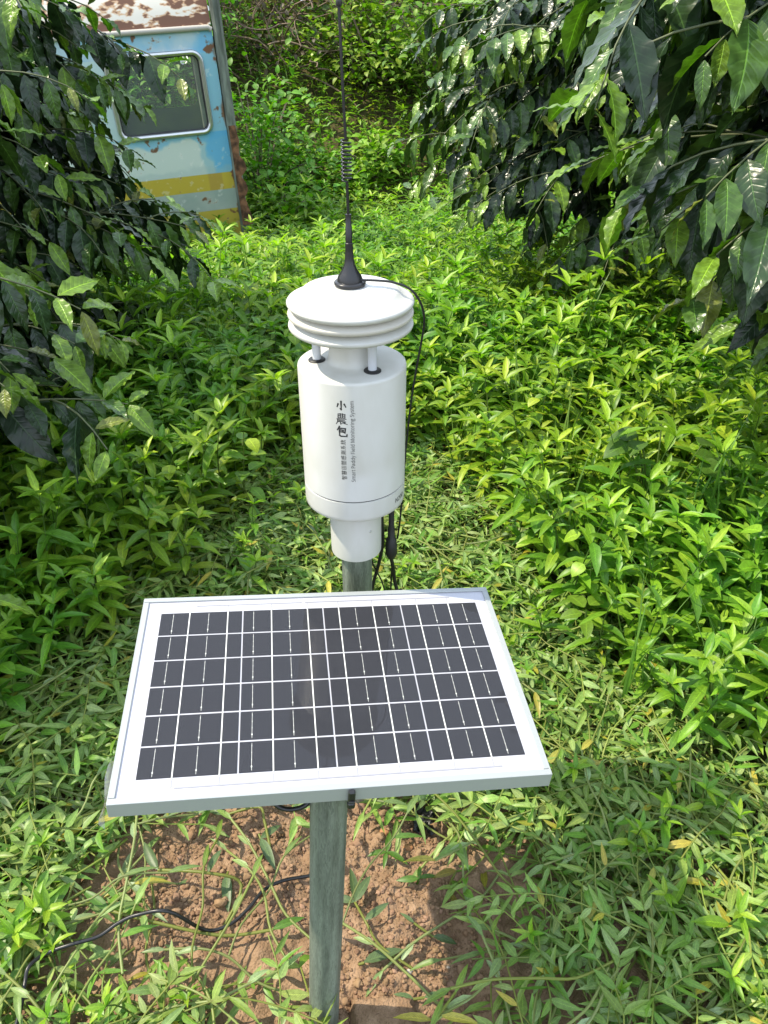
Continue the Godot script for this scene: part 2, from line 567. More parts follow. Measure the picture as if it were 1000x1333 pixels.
func build_soil() -> void:
	var mb := MB.new()
	var nx := 290
	var nz := 205
	var pts := PackedVector3Array()
	for b in nz + 1:
		for a in nx + 1:
			var x := -0.82 + 1.64 * a / nx
			var z := -1.32 + 1.18 * b / nz
			pts.append(Vector3(x, soil_height(x, z), z))
	mb.sheet(pts, nx, nz, Color.WHITE, mb_flip(pts, nx + 1))
	structure("soil", mb.done(), M.soil, "bare crumbly reddish brown soil dug over around the two posts")
	# crumbs of soil
	var kinds := []
	for k in 4:
		kinds.append(lump(k * 7 + 3, 0.35))
	var root := Node3D.new()
	root.name = "soil_crumbs"
	add_child(root)
	root.set_meta("kind", "stuff"); root.set_meta("label", "loose crumbs of reddish brown soil strewn over the bare patch"); root.set_meta("category", "soil")
	for k in 4:
		var xs := []
		var cs := []
		for j in 2600:
			var p := Vector2(R(-0.5, 0.24), R(-1.08, -0.4))
			if edge_distance(p, soil_edge) < R(-0.05, 0.02):
				continue
			var s := 0.0012 + 0.0040 * pow(rng.randf(), 3.0) + (0.006 * rng.randf() if rng.randf() < 0.02 else 0.0)
			var b := Basis.from_euler(Vector3(R(0, TAU), R(0, TAU), R(0, TAU))).scaled(Vector3(R(0.8, 1.3), R(0.7, 1.0), R(0.8, 1.2)) * s)
			xs.append(Transform3D(b, Vector3(p.x, soil_height(p.x, p.y) + s * 0.3, p.y)))
			var g := R(0.75, 1.1)
			cs.append(Color(g, g * R(0.94, 1.02), g * R(0.9, 1.05)))
		many("crumb", kinds[k], M.clod, root, xs, cs)

func lump(seed_: int, rough: float, sub := 7) -> ArrayMesh:
	var mb := MB.new()
	var pts := PackedVector3Array()
	for b in sub + 1:
		for a in sub * 2 + 1:
			var th := PI * b / sub
			var ph := TAU * (a % (sub * 2)) / (sub * 2)
			var d := Vector3(sin(th) * cos(ph), cos(th), sin(th) * sin(ph))
			pts.append(d * (1.0 + rough * noise.get_noise_3d(d.x * 45.0 + seed_ * 31.0, d.y * 45.0, d.z * 45.0) * 2.0))
	mb.sheet(pts, sub * 2, sub, Color.WHITE, true)
	# normals of a ball point outwards
	for k in mb.v.size():
		if mb.n[k].dot(mb.v[k]) < 0.0:
			mb.n[k] = -mb.n[k]
	var fixed := MB.new()
	fixed.v = mb.v; fixed.n = mb.n; fixed.t = mb.t; fixed.c = mb.c
	for k in range(0, mb.i.size(), 3):
		fixed.tri(mb.i[k], mb.i[k + 1], mb.i[k + 2])
	return fixed.done()

# ---------------------------------------------------------------- weeds
const CABLE := [[-0.085, -0.87], [-0.143, -0.853], [-0.192, -0.833], [-0.226, -0.808], [-0.25, -0.773], [-0.281, -0.745], [-0.321, -0.731], [-0.375, -0.727], [-0.431, -0.725], [-0.462, -0.713], [-0.491, -0.693], [-0.533, -0.678], [-0.57, -0.667], [-0.588, -0.642], [-0.588, -0.618], [-0.581, -0.577], [-0.57, -0.45]]

func cable_distance(p: Vector2) -> float:
	var best := 1e9
	for k in CABLE.size() - 1:
		var q := Geometry2D.get_closest_point_to_segment(p, Vector2(CABLE[k][0], CABLE[k][1]), Vector2(CABLE[k + 1][0], CABLE[k + 1][1]))
		best = minf(best, p.distance_to(q))
	return best

func weed_color() -> Color:
	var k := rng.randf()
	var c := Color(0.22, 0.41, 0.030)
	if k < 0.25:
		c = Color(0.33, 0.50, 0.045)
	elif k < 0.5:
		c = Color(0.14, 0.32, 0.030)
	elif k < 0.508:
		c = Color(0.42, 0.36, 0.05)
	return c * Color(1.1, 1.06, 0.95) * R(1.1, 1.6)

func pale_color() -> Color:
	var k := rng.randf()
	var c := Color(0.27, 0.42, 0.12)
	if k < 0.3:
		c = Color(0.36, 0.50, 0.21)
	elif k < 0.55:
		c = Color(0.19, 0.38, 0.07)
	elif k < 0.57:
		c = Color(0.50, 0.46, 0.09)
	return c * Color(1.12, 1.08, 0.85) * R(1.15, 1.6)

func standing_weed(h: float, big: float) -> ArrayMesh:
	var mb := MB.new()
	var lean := Vector3(R(-1, 1), 0, R(-1, 1)) * 0.22 * h
	var path := PackedVector3Array()
	for k in 8:
		var f := k / 7.0
		path.append(Vector3(0, h * f, 0) + lean * f * f + Vector3(sin(f * 5.0), 0, cos(f * 4.0)) * 0.008)
	mb.tube(path, [0.0024, 0.0023, 0.0021, 0.002, 0.0018, 0.0016, 0.0013, 0.001], 4, Color(0.17, 0.30, 0.055), false)
	var nodes := int(h / 0.042)
	var turn := R(0, TAU)
	for k in range(1, nodes + 1):
		var f := float(k) / nodes
		var p := Vector3(0, h * f, 0) + lean * f * f + Vector3(sin(f * 5.0), 0, cos(f * 4.0)) * 0.008
		turn += PI * 0.5 + R(-0.35, 0.35)
		if f < 0.35 and rng.randf() < 0.5:
			continue
		var size := big * lerpf(0.7, 1.0, sin(PI * minf(f * 0.9, 0.9))) * (0.8 if k == nodes else 1.0)
		for s in 2:
			if rng.randf() < 0.06:
				continue
			var a := turn + PI * s
			var up := R(0.05, 0.75) + (0.35 if f > 0.85 else 0.0)
			var d := Vector3(cos(a), up, sin(a)).normalized()
			mb.blade(p, d, Vector3.UP, size * R(0.8, 1.2), size * R(0.21, 0.29), R(0.15, 0.6), R(0.3, 1.2), weed_color())
			if rng.randf() < 0.35 and f < 0.85:     # a small shoot in the axil
				for j in 3:
					var b := a + (j - 1) * 1.1
					mb.blade(p + d * 0.012 + Vector3.UP * 0.012, Vector3(cos(b), 0.9, sin(b)).normalized(), Vector3.UP, size * R(0.35, 0.6), size * 0.14, 0.5, R(0.2, 0.9), weed_color() * 1.1, 3)
	for j in 4:
		if rng.randf() < 0.3:
			continue
		var b := turn + j * PI * 0.5 + R(0.3, 1.1)
		mb.blade(path[7], Vector3(cos(b), R(0.9, 1.6), sin(b)).normalized(), Vector3.UP, big * R(0.45, 0.75), big * 0.17, 0.6, R(0.3, 0.9), weed_color() * 1.12, 3)
	return mb.done()

func broad_weed(h: float) -> ArrayMesh:
	# another kind among them: fewer, rounder leaves on long stalks
	var mb := MB.new()
	mb.tube(PackedVector3Array([Vector3.ZERO, Vector3(0.01, h * 0.5, 0.005), Vector3(0.0, h, 0.01)]), [0.0025, 0.002, 0.0014], 5, Color(0.2, 0.32, 0.07), false)
	for k in 10:
		var a := k * 2.4 + R(-0.3, 0.3)
		var y := h * (0.35 + 0.065 * k)
		var d := Vector3(cos(a), 0.5, sin(a)).normalized()
		var l := R(0.02, 0.04)
		mb.tube(PackedVector3Array([Vector3(0, y, 0.004), Vector3(0, y, 0.004) + d * l]), [0.001], 4, Color(0.24, 0.38, 0.07), false)
		mb.blade(Vector3(0, y, 0.004) + d * l, Vector3(cos(a), R(-0.2, 0.4), sin(a)).normalized(), Vector3.UP, R(0.045, 0.07), R(0.032, 0.046), R(0.1, 0.4), R(0.3, 1.0), weed_color(), 5, 0.36)
	return mb.done()

func grass_tuft() -> ArrayMesh:
	var mb := MB.new()
	for k in 11:
		var a := R(0, TAU)
		mb.blade(Vector3(R(-0.015, 0.015), 0, R(-0.015, 0.015)), Vector3(cos(a) * R(0.2, 0.6), 1, sin(a) * R(0.2, 0.6)).normalized(), Vector3(cos(a), 0.3, sin(a)).normalized() * -1.0, R(0.28, 0.5), R(0.006, 0.010), 0.4, R(-1.3, -0.4), Color(0.22, 0.40, 0.06) * R(0.8, 1.3), 8, 0.3)
	return mb.done()

func lying_weed(lng: float) -> ArrayMesh:
	var mb := MB.new()
	var pts := []
	var dir := R(-0.4, 0.4)
	var p := Vector3(0, R(0.005, 0.02), 0)
	var rise := R(0.2, 1.0)
	for k in 6:
		pts.append(p)
		dir += R(-0.35, 0.35)
		p += Vector3(cos(dir), 0, sin(dir)) * lng / 5.0
		p.y = 0.008 + 0.05 * rise * sin(PI * (k + 1) / 5.5) + R(0, 0.015)
	var path := smooth_path(pts, 3)
	var stem := Color(0.50, 0.60, 0.13) * R(0.8, 1.1)
	mb.tube(path, [0.0024, 0.0024, 0.0023, 0.0022, 0.002, 0.0018, 0.0015], 5, stem, false)
	var m := path.size()
	for k in range(2, m):
		if rng.randf() < 0.38:
			continue
		var t := (path[k] - path[k - 1]).normalized()
		for s in [-1.0, 1.0]:
			if rng.randf() < 0.2:
				continue
			var d = (t * R(0.2, 1.0) + Vector3(-t.z, 0, t.x) * s * R(0.4, 1.0) + Vector3.UP * R(-0.25, 0.45)).normalized()
			mb.blade(path[k], d, Vector3(R(-0.8, 0.8), 1.0, R(-0.8, 0.8)).normalized(), R(0.030, 0.064), R(0.008, 0.016), R(-0.2, 0.9), R(-0.5, 1.2), pale_color(), 4, 0.33)
	return mb.done()

func build_weeds() -> void:
	var root := Node3D.new()
	root.name = "undergrowth"
	add_child(root)
	root.set_meta("kind", "stuff"); root.set_meta("label", "dense bright green undergrowth of narrow-leaved weeds between the coffee rows"); root.set_meta("category", "weeds")
	var tall := []
	for k in 7:
		tall.append(standing_weed(R(0.27, 0.42), R(0.082, 0.112)))
	for k in 2:
		tall.append(broad_weed(R(0.26, 0.36)))
	tall.append(grass_tuft())
	var xs := []
	var cs := []
	for k in 10:
		xs.append([]); cs.append([])
	var z := -0.85
	while z > -11.5:
		var step := 0.062 if z > -3.2 else (0.085 if z > -6.5 else 0.12)
		var half := minf(0.9 + 0.62 * -z, 4.6)
		var x := -half
		while x < half:
			var p := Vector2(x + R(-0.5, 0.5) * step, z + R(-0.5, 0.5) * step)
			x += step
			var out := -edge_distance(p, trodden)
			if out < R(-0.02, 0.10):
				continue
			var patch := noise.get_noise_2d(p.x * 60.0 + 300.0, p.y * 60.0)
			var s := 0.93 + 0.18 * smoothstep(0.0, 0.4, out) + patch * 0.28 + R(-0.12, 0.12)
			s *= lerpf(1.0, 0.84, smoothstep(3.5, 5.0, -p.y))
			var b := Basis.from_euler(Vector3(R(-0.2, 0.2), R(0, TAU), R(-0.2, 0.2))).scaled(Vector3(1, R(0.9, 1.1), 1) * s)
			var k := rng.randi() % 7
			if rng.randf() < 0.07 + 0.10 * patch:
				k = 7 + rng.randi() % 2
			elif rng.randf() < 0.04:
				k = 9
			xs[k].append(Transform3D(b, Vector3(p.x, ground(p.x, p.y) - 0.01, p.y)))
			var hue := noise.get_noise_2d(p.x * 35.0, p.y * 35.0 + 900.0)
			var g := R(0.88, 1.12)
			cs[k].append(Color(g * (1.0 + 0.35 * hue), g, g * (1.0 - 0.2 * hue)))
		z -= step
	for k in 10:
		many("standing_weeds", tall[k], M.weed, root, xs[k], cs[k])
	var low := []
	xs.clear(); cs.clear()
	for k in 8:
		low.append(lying_weed(R(0.22, 0.40)))
		xs.append([]); cs.append([])
	for j in 4800:
		var p := Vector2(R(-1.3, 1.45), R(-2.6, 0.1))
		if edge_distance(p, trodden) < -0.12:
			continue
		var a := R(0, TAU)
		var d := edge_distance(p, soil_edge)
		if d > -0.05:
			continue
		var tip := p + Vector2(cos(a), -sin(a)) * 0.30
		var mid := (p + tip) * 0.5
		if maxf(edge_distance(tip, soil_edge), edge_distance(mid, soil_edge)) > -0.045 + (0.09 if rng.randf() < 0.05 else 0.0) + (0.03 if tip.x < -0.2 else 0.0):
			continue
		if tip.x < -0.12 and minf(cable_distance(tip), minf(cable_distance(mid), cable_distance(p))) < 0.035:
			continue
		var k := rng.randi() % 8
		var y := ground(p.x, p.y) + R(0.0, 0.05)
		xs[k].append(Transform3D(Basis.from_euler(Vector3(R(-0.1, 0.1), a, R(-0.05, 0.12))).scaled(Vector3.ONE * R(0.8, 1.15)), Vector3(p.x, y, p.y)))
		var g := R(0.85, 1.12)
		cs[k].append(Color(g * R(0.9, 1.1), g, g * R(0.9, 1.1)))
	for k in 8:
		many("trodden_weeds", low[k], M.weed, root, xs[k], cs[k])
	# bare cut stalks lying across the rest
	var straw := []
	xs.clear(); cs.clear()
	for k in 5:
		var mb := MB.new()
		var p := Vector3.ZERO
		var line := []
		var a := 0.0
		for j in 5:
			line.append(p)
			a += R(-0.4, 0.4)
			p += Vector3(cos(a), 0, sin(a)) * R(0.05, 0.085)
			p.y = R(0.0, 0.03)
		mb.tube(smooth_path(line, 4), [R(0.0018, 0.0027)], 6, Color(0.50, 0.58, 0.14), true)
		for j in 2:
			mb.blade(line[-1 - j], Vector3(cos(a + R(-1, 1)), R(0, 0.4), sin(a)).normalized(), Vector3.UP, R(0.04, 0.07), R(0.009, 0.015), 0.5, 0.6, pale_color(), 4, 0.33)
		straw.append(mb.done())
		xs.append([]); cs.append([])
	for j in 1300:
		var p := Vector2(R(-1.2, 1.3), R(-2.3, 0.0))
		if edge_distance(p, trodden) < 0.0 or edge_distance(p, soil_edge) > -0.03 + (0.1 if rng.randf() < 0.05 else 0.0):
			continue
		var k := rng.randi() % 5
		xs[k].append(Transform3D(Basis.from_euler(Vector3(R(-0.1, 0.1), R(0, TAU), R(-0.15, 0.15))), Vector3(p.x, ground(p.x, p.y) + R(0.02, 0.085), p.y)))
		var g := R(0.7, 1.15)
		cs[k].append(Color(g, g, g * R(0.8, 1.6)))
	for k in 5:
		many("stalks", straw[k], M.weed, root, xs[k], cs[k])
	# short green regrowth among the trodden stems
	var short := []
	xs.clear(); cs.clear()
	for k in 4:
		short.append(standing_weed(R(0.09, 0.16), R(0.05, 0.075)))
		xs.append([]); cs.append([])
	for j in 900:
		var p := Vector2(R(-1.2, 1.4), R(-2.3, 0.1))
		if edge_distance(p, trodden) < 0.0 or edge_distance(p, soil_edge) > -0.09:
			continue
		if noise.get_noise_2d(p.x * 120.0, p.y * 120.0 + 500.0) < 0.02 - 0.2 * smoothstep(-0.8, -0.55, p.y):
			continue
		var k := rng.randi() % 4
		xs[k].append(Transform3D(Basis.from_euler(Vector3(R(-0.5, 0.5), R(0, TAU), R(-0.5, 0.5))).scaled(Vector3.ONE * R(0.8, 1.2)), Vector3(p.x, ground(p.x, p.y), p.y)))
		var g := R(0.85, 1.1)
		cs[k].append(Color(g, g, g))
	for k in 4:
		many("regrowth", short[k], M.weed, root, xs[k], cs[k])

# ---------------------------------------------------------------- coffee trees
var coffee_leaves := []

func coffee_leaf(k: int) -> ArrayMesh:
	var mb := MB.new()
	var pts := PackedVector3Array()
	var wave := R(0.018, 0.042)
	var ph := R(0, TAU)
	var fold := R(0.15, 0.5)
	var droop := R(0.10, 0.34)
	var twist := R(-0.35, 0.35)
	var broad := R(0.175, 0.235)
	var nv := 14
	for b in nv + 1:
		var f := float(b) / nv
		var w := broad * pow(maxf(0.0, sin(PI * pow(f, 0.86))), 0.92) * (1.0 - 0.35 * smoothstep(0.72, 1.0, f))
		w = maxf(w, 0.006 if b < nv else 0.0)
		for a in 5:
			var u := (a - 2) / 2.0
			var x := u * w
			var y := absf(u) * w * fold - droop * f * f + wave * u * u * sin(f * TAU * 4.5 + ph + (0.8 if u > 0 else 0.0)) * smoothstep(0.0, 0.2, f)
			var p := Vector3(x, y, f)
			p = Vector3(p.x * cos(twist * f) - (p.y) * sin(twist * f) * 0.5, p.y + p.x * sin(twist * f), p.z)
			pts.append(p)
	mb.sheet(pts, 4, nv)
	return mb.done()

func coffee_tree(at: Vector2, seed_: int, top: float, low: float, reach: Callable, lean: Vector3, label: String, group: String, leaf_size: float, dense: float) -> Dictionary:
	rng.seed = seed_
	var base := Vector3(at.x, ground(at.x, at.y) - 0.02, at.y)
	var t := thing("coffee_tree", label, "tree", base, group)
	var wood := MB.new()
	var tp := PackedVector3Array()
	for k in 9:
		var f := k / 8.0
		tp.append(Vector3(sin(f * 4.0) * 0.03, top * f * 0.97, cos(f * 3.0) * 0.03 - 0.03) + lean * f)
	wood.tube(tp, [0.035, 0.03, 0.027, 0.024, 0.02, 0.017, 0.013, 0.009, 0.005], 8)
	part("trunk", wood.done(), M.bark, t)
	var twigs := MB.new()
	var leaves := []
	var y := low
	var az := R(0, TAU)
	while y < top:
		az += 2.39996 + R(-0.4, 0.4)
		y += R(0.014, 0.026) / dense
		var f := y / top
		var start := Vector3(sin(f * 4.0) * 0.03, y * 0.97, 0) + lean * f
		var lng: float = reach.call(y) * R(0.62, 1.04)
		if lng < 0.1:
			continue
		shoot(twigs, leaves, start, Vector3(cos(az), R(0.25, 0.55), sin(az)).normalized(), lng, R(0.9, 1.5), leaf_size, true)
	part("branches", twigs.done(), M.twig, t)
	return {"root": t, "leaves": leaves, "base": base}

func shoot(mb: MB, leaves: Array, start: Vector3, dir: Vector3, lng: float, droop: float, size: float, main: bool) -> void:
	var steps := maxi(4, int(lng / 0.055))
	var pts := PackedVector3Array()
	var d := dir
	var p := start
	var radii := []
	for k in steps + 1:
		pts.append(p)
		radii.append(lerpf(0.006 if main else 0.003, 0.0016, float(k) / steps))
		var f := float(k) / steps
		d = (d + Vector3.DOWN * droop / steps * (0.4 + f) + Vector3(R(-1, 1), R(-0.6, 0.6), R(-1, 1)) * 0.07).normalized()
		p += d * lng / steps
	mb.tube(pts, radii, 5, Color.WHITE, false)
	for k in range(1, steps + 1):
		var f := float(k) / steps
		if main and f < 0.22:
			continue
		var t := (pts[k] - pts[k - 1]).normalized()
		var side := t.cross(Vector3.UP).normalized()
		var last := k >= steps - 1
		for s in [-1.0, 1.0]:
			if rng.randf() < 0.10:
				continue
			var hang := R(0.15, 1.7)
			var ld = (t * R(0.35, 0.8) + side * s * R(0.45, 0.9) + Vector3.DOWN * hang + Vector3.UP * (0.75 if last else 0.0)).normalized()
			var up = (Vector3.UP + t * R(-0.2, 0.6) + side * s * R(-0.1, 0.5)).normalized()
			var x = up.cross(ld).normalized()
			var yy = ld.cross(x).normalized()
			var l := size * R(0.6, 1.25) * (0.72 if last else 1.0)
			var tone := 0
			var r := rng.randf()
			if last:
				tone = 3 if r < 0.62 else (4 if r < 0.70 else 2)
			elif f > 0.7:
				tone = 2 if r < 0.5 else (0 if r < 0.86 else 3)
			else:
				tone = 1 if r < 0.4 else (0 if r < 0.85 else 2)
			leaves.append([Transform3D(Basis(x * l, yy * l, ld * l), pts[k] + ld * 0.006), rng.randi() % coffee_leaves.size(), tone])
		if main and k % 3 == 1 and f > 0.3 and f < 0.9 and rng.randf() < 0.62:
			var s2 := -1.0 if rng.randf() < 0.5 else 1.0
			shoot(mb, leaves, pts[k], (t * 0.7 + side * s2 * 0.7 + Vector3.UP * 0.25).normalized(), lng * R(0.25, 0.45), R(0.8, 1.5), size, false)

func build_coffee() -> void:
	rng.seed = 515
	for k in 12:
		coffee_leaves.append(coffee_leaf(k))
	var trees := []
	trees.append(coffee_tree(Vector2(-1.40, -1.68), 101, 1.30, 0.42, func(y): return 0.74 - 0.45 * smoothstep(0.95, 1.3, y), Vector3(0.0, 0, 0),
		"low coffee bush nearest the camera at the left edge, leaves reaching over shaded weeds", "coffee trees along the left side", 0.145, 1.5))
	trees.append(coffee_tree(Vector2(-1.78, -2.75), 202, 2.1, 0.45, func(y): return lerpf(1.10, 0.5, smoothstep(1.05, 2.3, y)), Vector3.ZERO,
		"tall coffee tree at the upper left hanging in front of the blue bus", "coffee trees along the left side", 0.135, 3.0))
	trees.append(coffee_tree(Vector2(1.42, -2.05), 303, 2.45, 0.86, func(y): return (0.68 + 0.38 * smoothstep(0.9, 1.15, y)) * lerpf(1.0, 0.5, smoothstep(1.6, 2.4, y)), Vector3.ZERO,
		"large coffee tree at the upper right with big dark glossy leaves hanging towards the panel", "coffee trees along the right side", 0.16, 2.1))
	trees.append(coffee_tree(Vector2(1.22, -4.05), 404, 2.2, 0.66, func(y): return lerpf(1.24, 0.6, smoothstep(1.0, 2.1, y)), Vector3.ZERO,
		"coffee tree farther back behind the antenna, its drooping leaves glinting in the sun", "coffee trees along the right side", 0.135, 2.4))
	# the leaves that show largest become parts one by one, the rest of each crown is one mass
	var near := {}
	var all := []
	for ti in trees.size():
		var d: Dictionary = trees[ti]
		for li in d.leaves.size():
			var q: Transform3D = d.leaves[li][0]
			var mid: Vector3 = d.base + q.origin + q.basis.z * 0.5
			var s := screen(mid)
			if s.z > 0.0 and s.x > -30 and s.x < 798 and s.y > -30 and s.y < 1054:
				var key := Vector2i(int(s.x / 13.0), int(s.y / 13.0))
				all.append([s.z, ti, li, key])
	all.sort_custom(func(a, b): return a[0] < b[0])
	var chosen := []
	for ti in trees.size():
		chosen.append({})
	for e in all:
		var n: int = near.get(e[3], 0)
		if n < 2 and chosen[e[1]].size() < 300:
			near[e[3]] = n + 1
			chosen[e[1]][e[2]] = true
	var tone_mats := [M.leaf_dark, M.leaf_deep, M.leaf_mid, M.leaf_young, M.leaf_bronze]
	var tone_cols := [Color(0.052, 0.110, 0.034), Color(0.030, 0.066, 0.024), Color(0.115, 0.24, 0.04), Color(0.30, 0.52, 0.05), Color(0.30, 0.36, 0.06)]
	for ti in trees.size():
		var d: Dictionary = trees[ti]
		var rest := []
		var tint := []
		for k in coffee_leaves.size():
			rest.append([]); tint.append([])
		for li in d.leaves.size():
			var e: Array = d.leaves[li]
			if chosen[ti].has(li):
				part("leaf", coffee_leaves[e[1]], tone_mats[e[2]], d.root, e[0])
			else:
				rest[e[1]].append(e[0])
				tint[e[1]].append(tone_cols[e[2]])
		for k in coffee_leaves.size():
			if rest[k].size():
				many("foliage", coffee_leaves[k], M.leaf_any, d.root, rest[k], tint[k])

# ---------------------------------------------------------------- bank behind: bushes, dry creepers
func bush_leaf_mesh() -> ArrayMesh:
	var mb := MB.new()
	mb.blade(Vector3.ZERO, Vector3(0, 0.15, 1).normalized(), Vector3.UP, 1.0, 0.62, 0.3, 0.7, Color.WHITE, 5, 0.38)
	return mb.done()

func build_bank() -> void:
	rng.seed = 909
	var leaf := bush_leaf_mesh()
	var specs := [
		[-1.05, -7.0, 0.85, 0.95, Color(0.10, 0.24, 0.035), "round green bush growing just behind the right end of the bus"],
		[-0.30, -8.5, 0.75, 0.85, Color(0.16, 0.26, 0.045), "yellowish green bush left of the antenna, behind the weeds"],
		[-1.9, -8.4, 1.0, 1.1, Color(0.09, 0.22, 0.03), "dark green bush behind the bus seen through its window"],
		[-3.2, -8.0, 1.1, 1.2, Color(0.13, 0.26, 0.04), "broad bush behind the bus, half hidden by the left coffee tree"],
		[0.5, -8.2, 0.9, 1.0, Color(0.12, 0.22, 0.04), "bush on the bank right of the antenna tip"],
		[1.7, -8.0, 1.1, 1.2, Color(0.10, 0.20, 0.035), "bush on the bank behind the far right coffee tree"],
		[3.2, -7.6, 1.2, 1.3, Color(0.09, 0.19, 0.03), "bush on the bank at the far right beyond the coffee row"],
		[-0.75, -6.2, 0.42, 0.42, Color(0.13, 0.28, 0.04), "small leafy bush at the foot of the bank beside the rusty bus corner"],
		[-0.1, -7.4, 0.5, 0.45, Color(0.15, 0.29, 0.04), "low bright bush below the yellowish bush on the bank"],
		[-4.6, -9.0, 1.3, 1.5, Color(0.10, 0.21, 0.03), "large bush on the bank at the far left behind the bus"],
		[0.1, -10.2, 1.2, 1.1, Color(0.14, 0.22, 0.05), "dull green bush high on the bank in the centre"],
		[2.4, -10.4, 1.4, 1.4, Color(0.10, 0.19, 0.035), "large bush high on the bank to the right"],
	]
	for s in specs:
		var base := Vector3(s[0], ground(s[0], s[1]) - 0.03, s[1])
		var t := thing("bush", s[5], "bush", base, "bushes on the bank")
		var st := MB.new()
		var xs := []
		var cs := []
		var r: float = s[2]
		var h: float = s[3]
		var ends := []
		for k in 26:
			var a := R(0, TAU)
			var el := R(0.1, 1.45)
			var q := R(0.55, 1.0)
			var tip := Vector3(cos(a) * cos(el) * r * q, 0.15 * h + sin(el) * h * q, sin(a) * cos(el) * r * q)
			st.tube(smooth_path([Vector3(R(-0.05, 0.05), 0, R(-0.05, 0.05)), tip * 0.5 + Vector3.UP * 0.12, tip], 3), [0.012, 0.009, 0.007, 0.006, 0.005, 0.004, 0.002], 4, Color.WHITE, false)
			ends.append(tip)
		part("stems", st.done(), M.bark, t)
		var amount := int(900.0 * (r + h))
		for k in amount:
			var e: Vector3 = ends[rng.randi() % ends.size()]
			var o := Vector3(rng.randfn(0, 1), rng.randfn(0, 0.8), rng.randfn(0, 1)) * r * 0.16
			var p := e * R(0.45, 1.06) + o
			if p.y < 0.02:
				p.y = R(0.02, 0.2)
			var out := (p * Vector3(1, 0.5, 1)).normalized() * 0.8 + Vector3(R(-1, 1), R(-0.7, 0.5), R(-1, 1))
			var d := out.normalized()
			var x := Vector3.UP.cross(d).normalized()
			var l := R(0.045, 0.095)
			var b := Basis(x * l, d.cross(x).normalized() * l, d * l)
			xs.append(Transform3D(b.rotated(d, R(-0.5, 0.5)), p))
			var g := R(0.7, 1.3)
			var c: Color = s[4]
			cs.append(Color(c.r * g * R(1.7, 2.5), c.g * g * 1.95, c.b * g * 1.1))
		many("foliage", leaf, M.bush_leaf, t, xs, cs)
	# a tangle of dry creepers along the top of the bank, with a few white flowers
	var t := thing("dry_creeper", "tangle of brown dry creepers with white flowers topping the bank behind the bus", "vine", Vector3(0, 0, 0))
	var mb := MB.new()
	for k in 420:
		var x := R(-3.4, 0.1)
		var z := R(-9.7, -8.3)
		var p := Vector3(x, ground(x, z) + R(0.0, 0.75), z)
		var pts := []
		var d := Vector3(R(-1, 1), R(-0.4, 0.9), R(-0.5, 0.5)).normalized()
		for j in 5:
			pts.append(p)
			d = (d + Vector3(R(-1, 1), R(-0.9, 0.7), R(-1, 1)) * 0.7).normalized()
			p += d * R(0.1, 0.22)
		var g := R(0.6, 1.3)
		mb.tube(smooth_path(pts, 2), [R(0.003, 0.009)], 4, Color(0.17 * g, 0.125 * g, 0.085 * g), false)
	var o := part("creeper_stems", mb.done(), M.vine, t)
	o.set_meta("kind", "stuff")
	var lx := []
	var lc := []
	for k in 2600:
		var x := R(-3.4, 0.3)
		var z := R(-9.8, -8.2)
		var l := R(0.04, 0.09)
		lx.append(Transform3D(Basis.from_euler(Vector3(R(-1.4, 1.4), R(0, TAU), R(-1, 1))).scaled(Vector3.ONE * l), Vector3(x, ground(x, z) + R(0.0, 0.85), z)))
		var g := R(0.6, 1.4)
		lc.append(Color(0.16 * g, 0.125 * g, 0.07 * g) if rng.randf() < 0.72 else Color(0.12, 0.2, 0.045) * g)
	many("creeper_leaves", leaf, M.bush_leaf, t, lx, lc)
	var fl := MB.new()
	var prof := [Vector2(0.0, 0.0), Vector2(0.006, 0.002), Vector2(0.010, 0.02), Vector2(0.022, 0.035), Vector2(0.040, 0.040), Vector2(0.038, 0.0385), Vector2(0.02, 0.033)]
	fl.lathe(prof, 10)
	var fm := fl.done()
	for p in [[-1.93, 1.36, -8.6], [-1.62, 1.27, -8.5], [-1.53, 1.3, -8.5], [-1.7, 1.20, -8.4], [-1.69, 0.93, -8.0], [-0.75, 1.37, -8.8], [-1.2, 1.42, -8.8]]:
		part("flower", fm, M.petal, t, Transform3D(Basis.from_euler(Vector3(R(0.7, 1.3), R(-0.5, 0.5), 0)), Vector3(p[0], p[1], p[2] + 0.35)))

# ---------------------------------------------------------------- the bus
func rounded(x0: float, x1: float, y0: float, y1: float, r: float, per := 7) -> Array:
	var out := []
	for c in [[x1 - r, y1 - r, 0], [x0 + r, y1 - r, 1], [x0 + r, y0 + r, 2], [x1 - r, y0 + r, 3]]:
		for k in per:
			var a: float = (c[2] + float(k) / (per - 1)) * PI * 0.5
			out.append(Vector2(c[0] + r * cos(a), c[1] + r * sin(a)))
	var full := []                          # points along the straight runs too
	for k in out.size():
		var a: Vector2 = out[k]
		var b: Vector2 = out[(k + 1) % out.size()]
		var cuts := 10 if a.distance_to(b) > r else 1
		for j in cuts:
			full.append(a.lerp(b, float(j) / cuts))
	return full

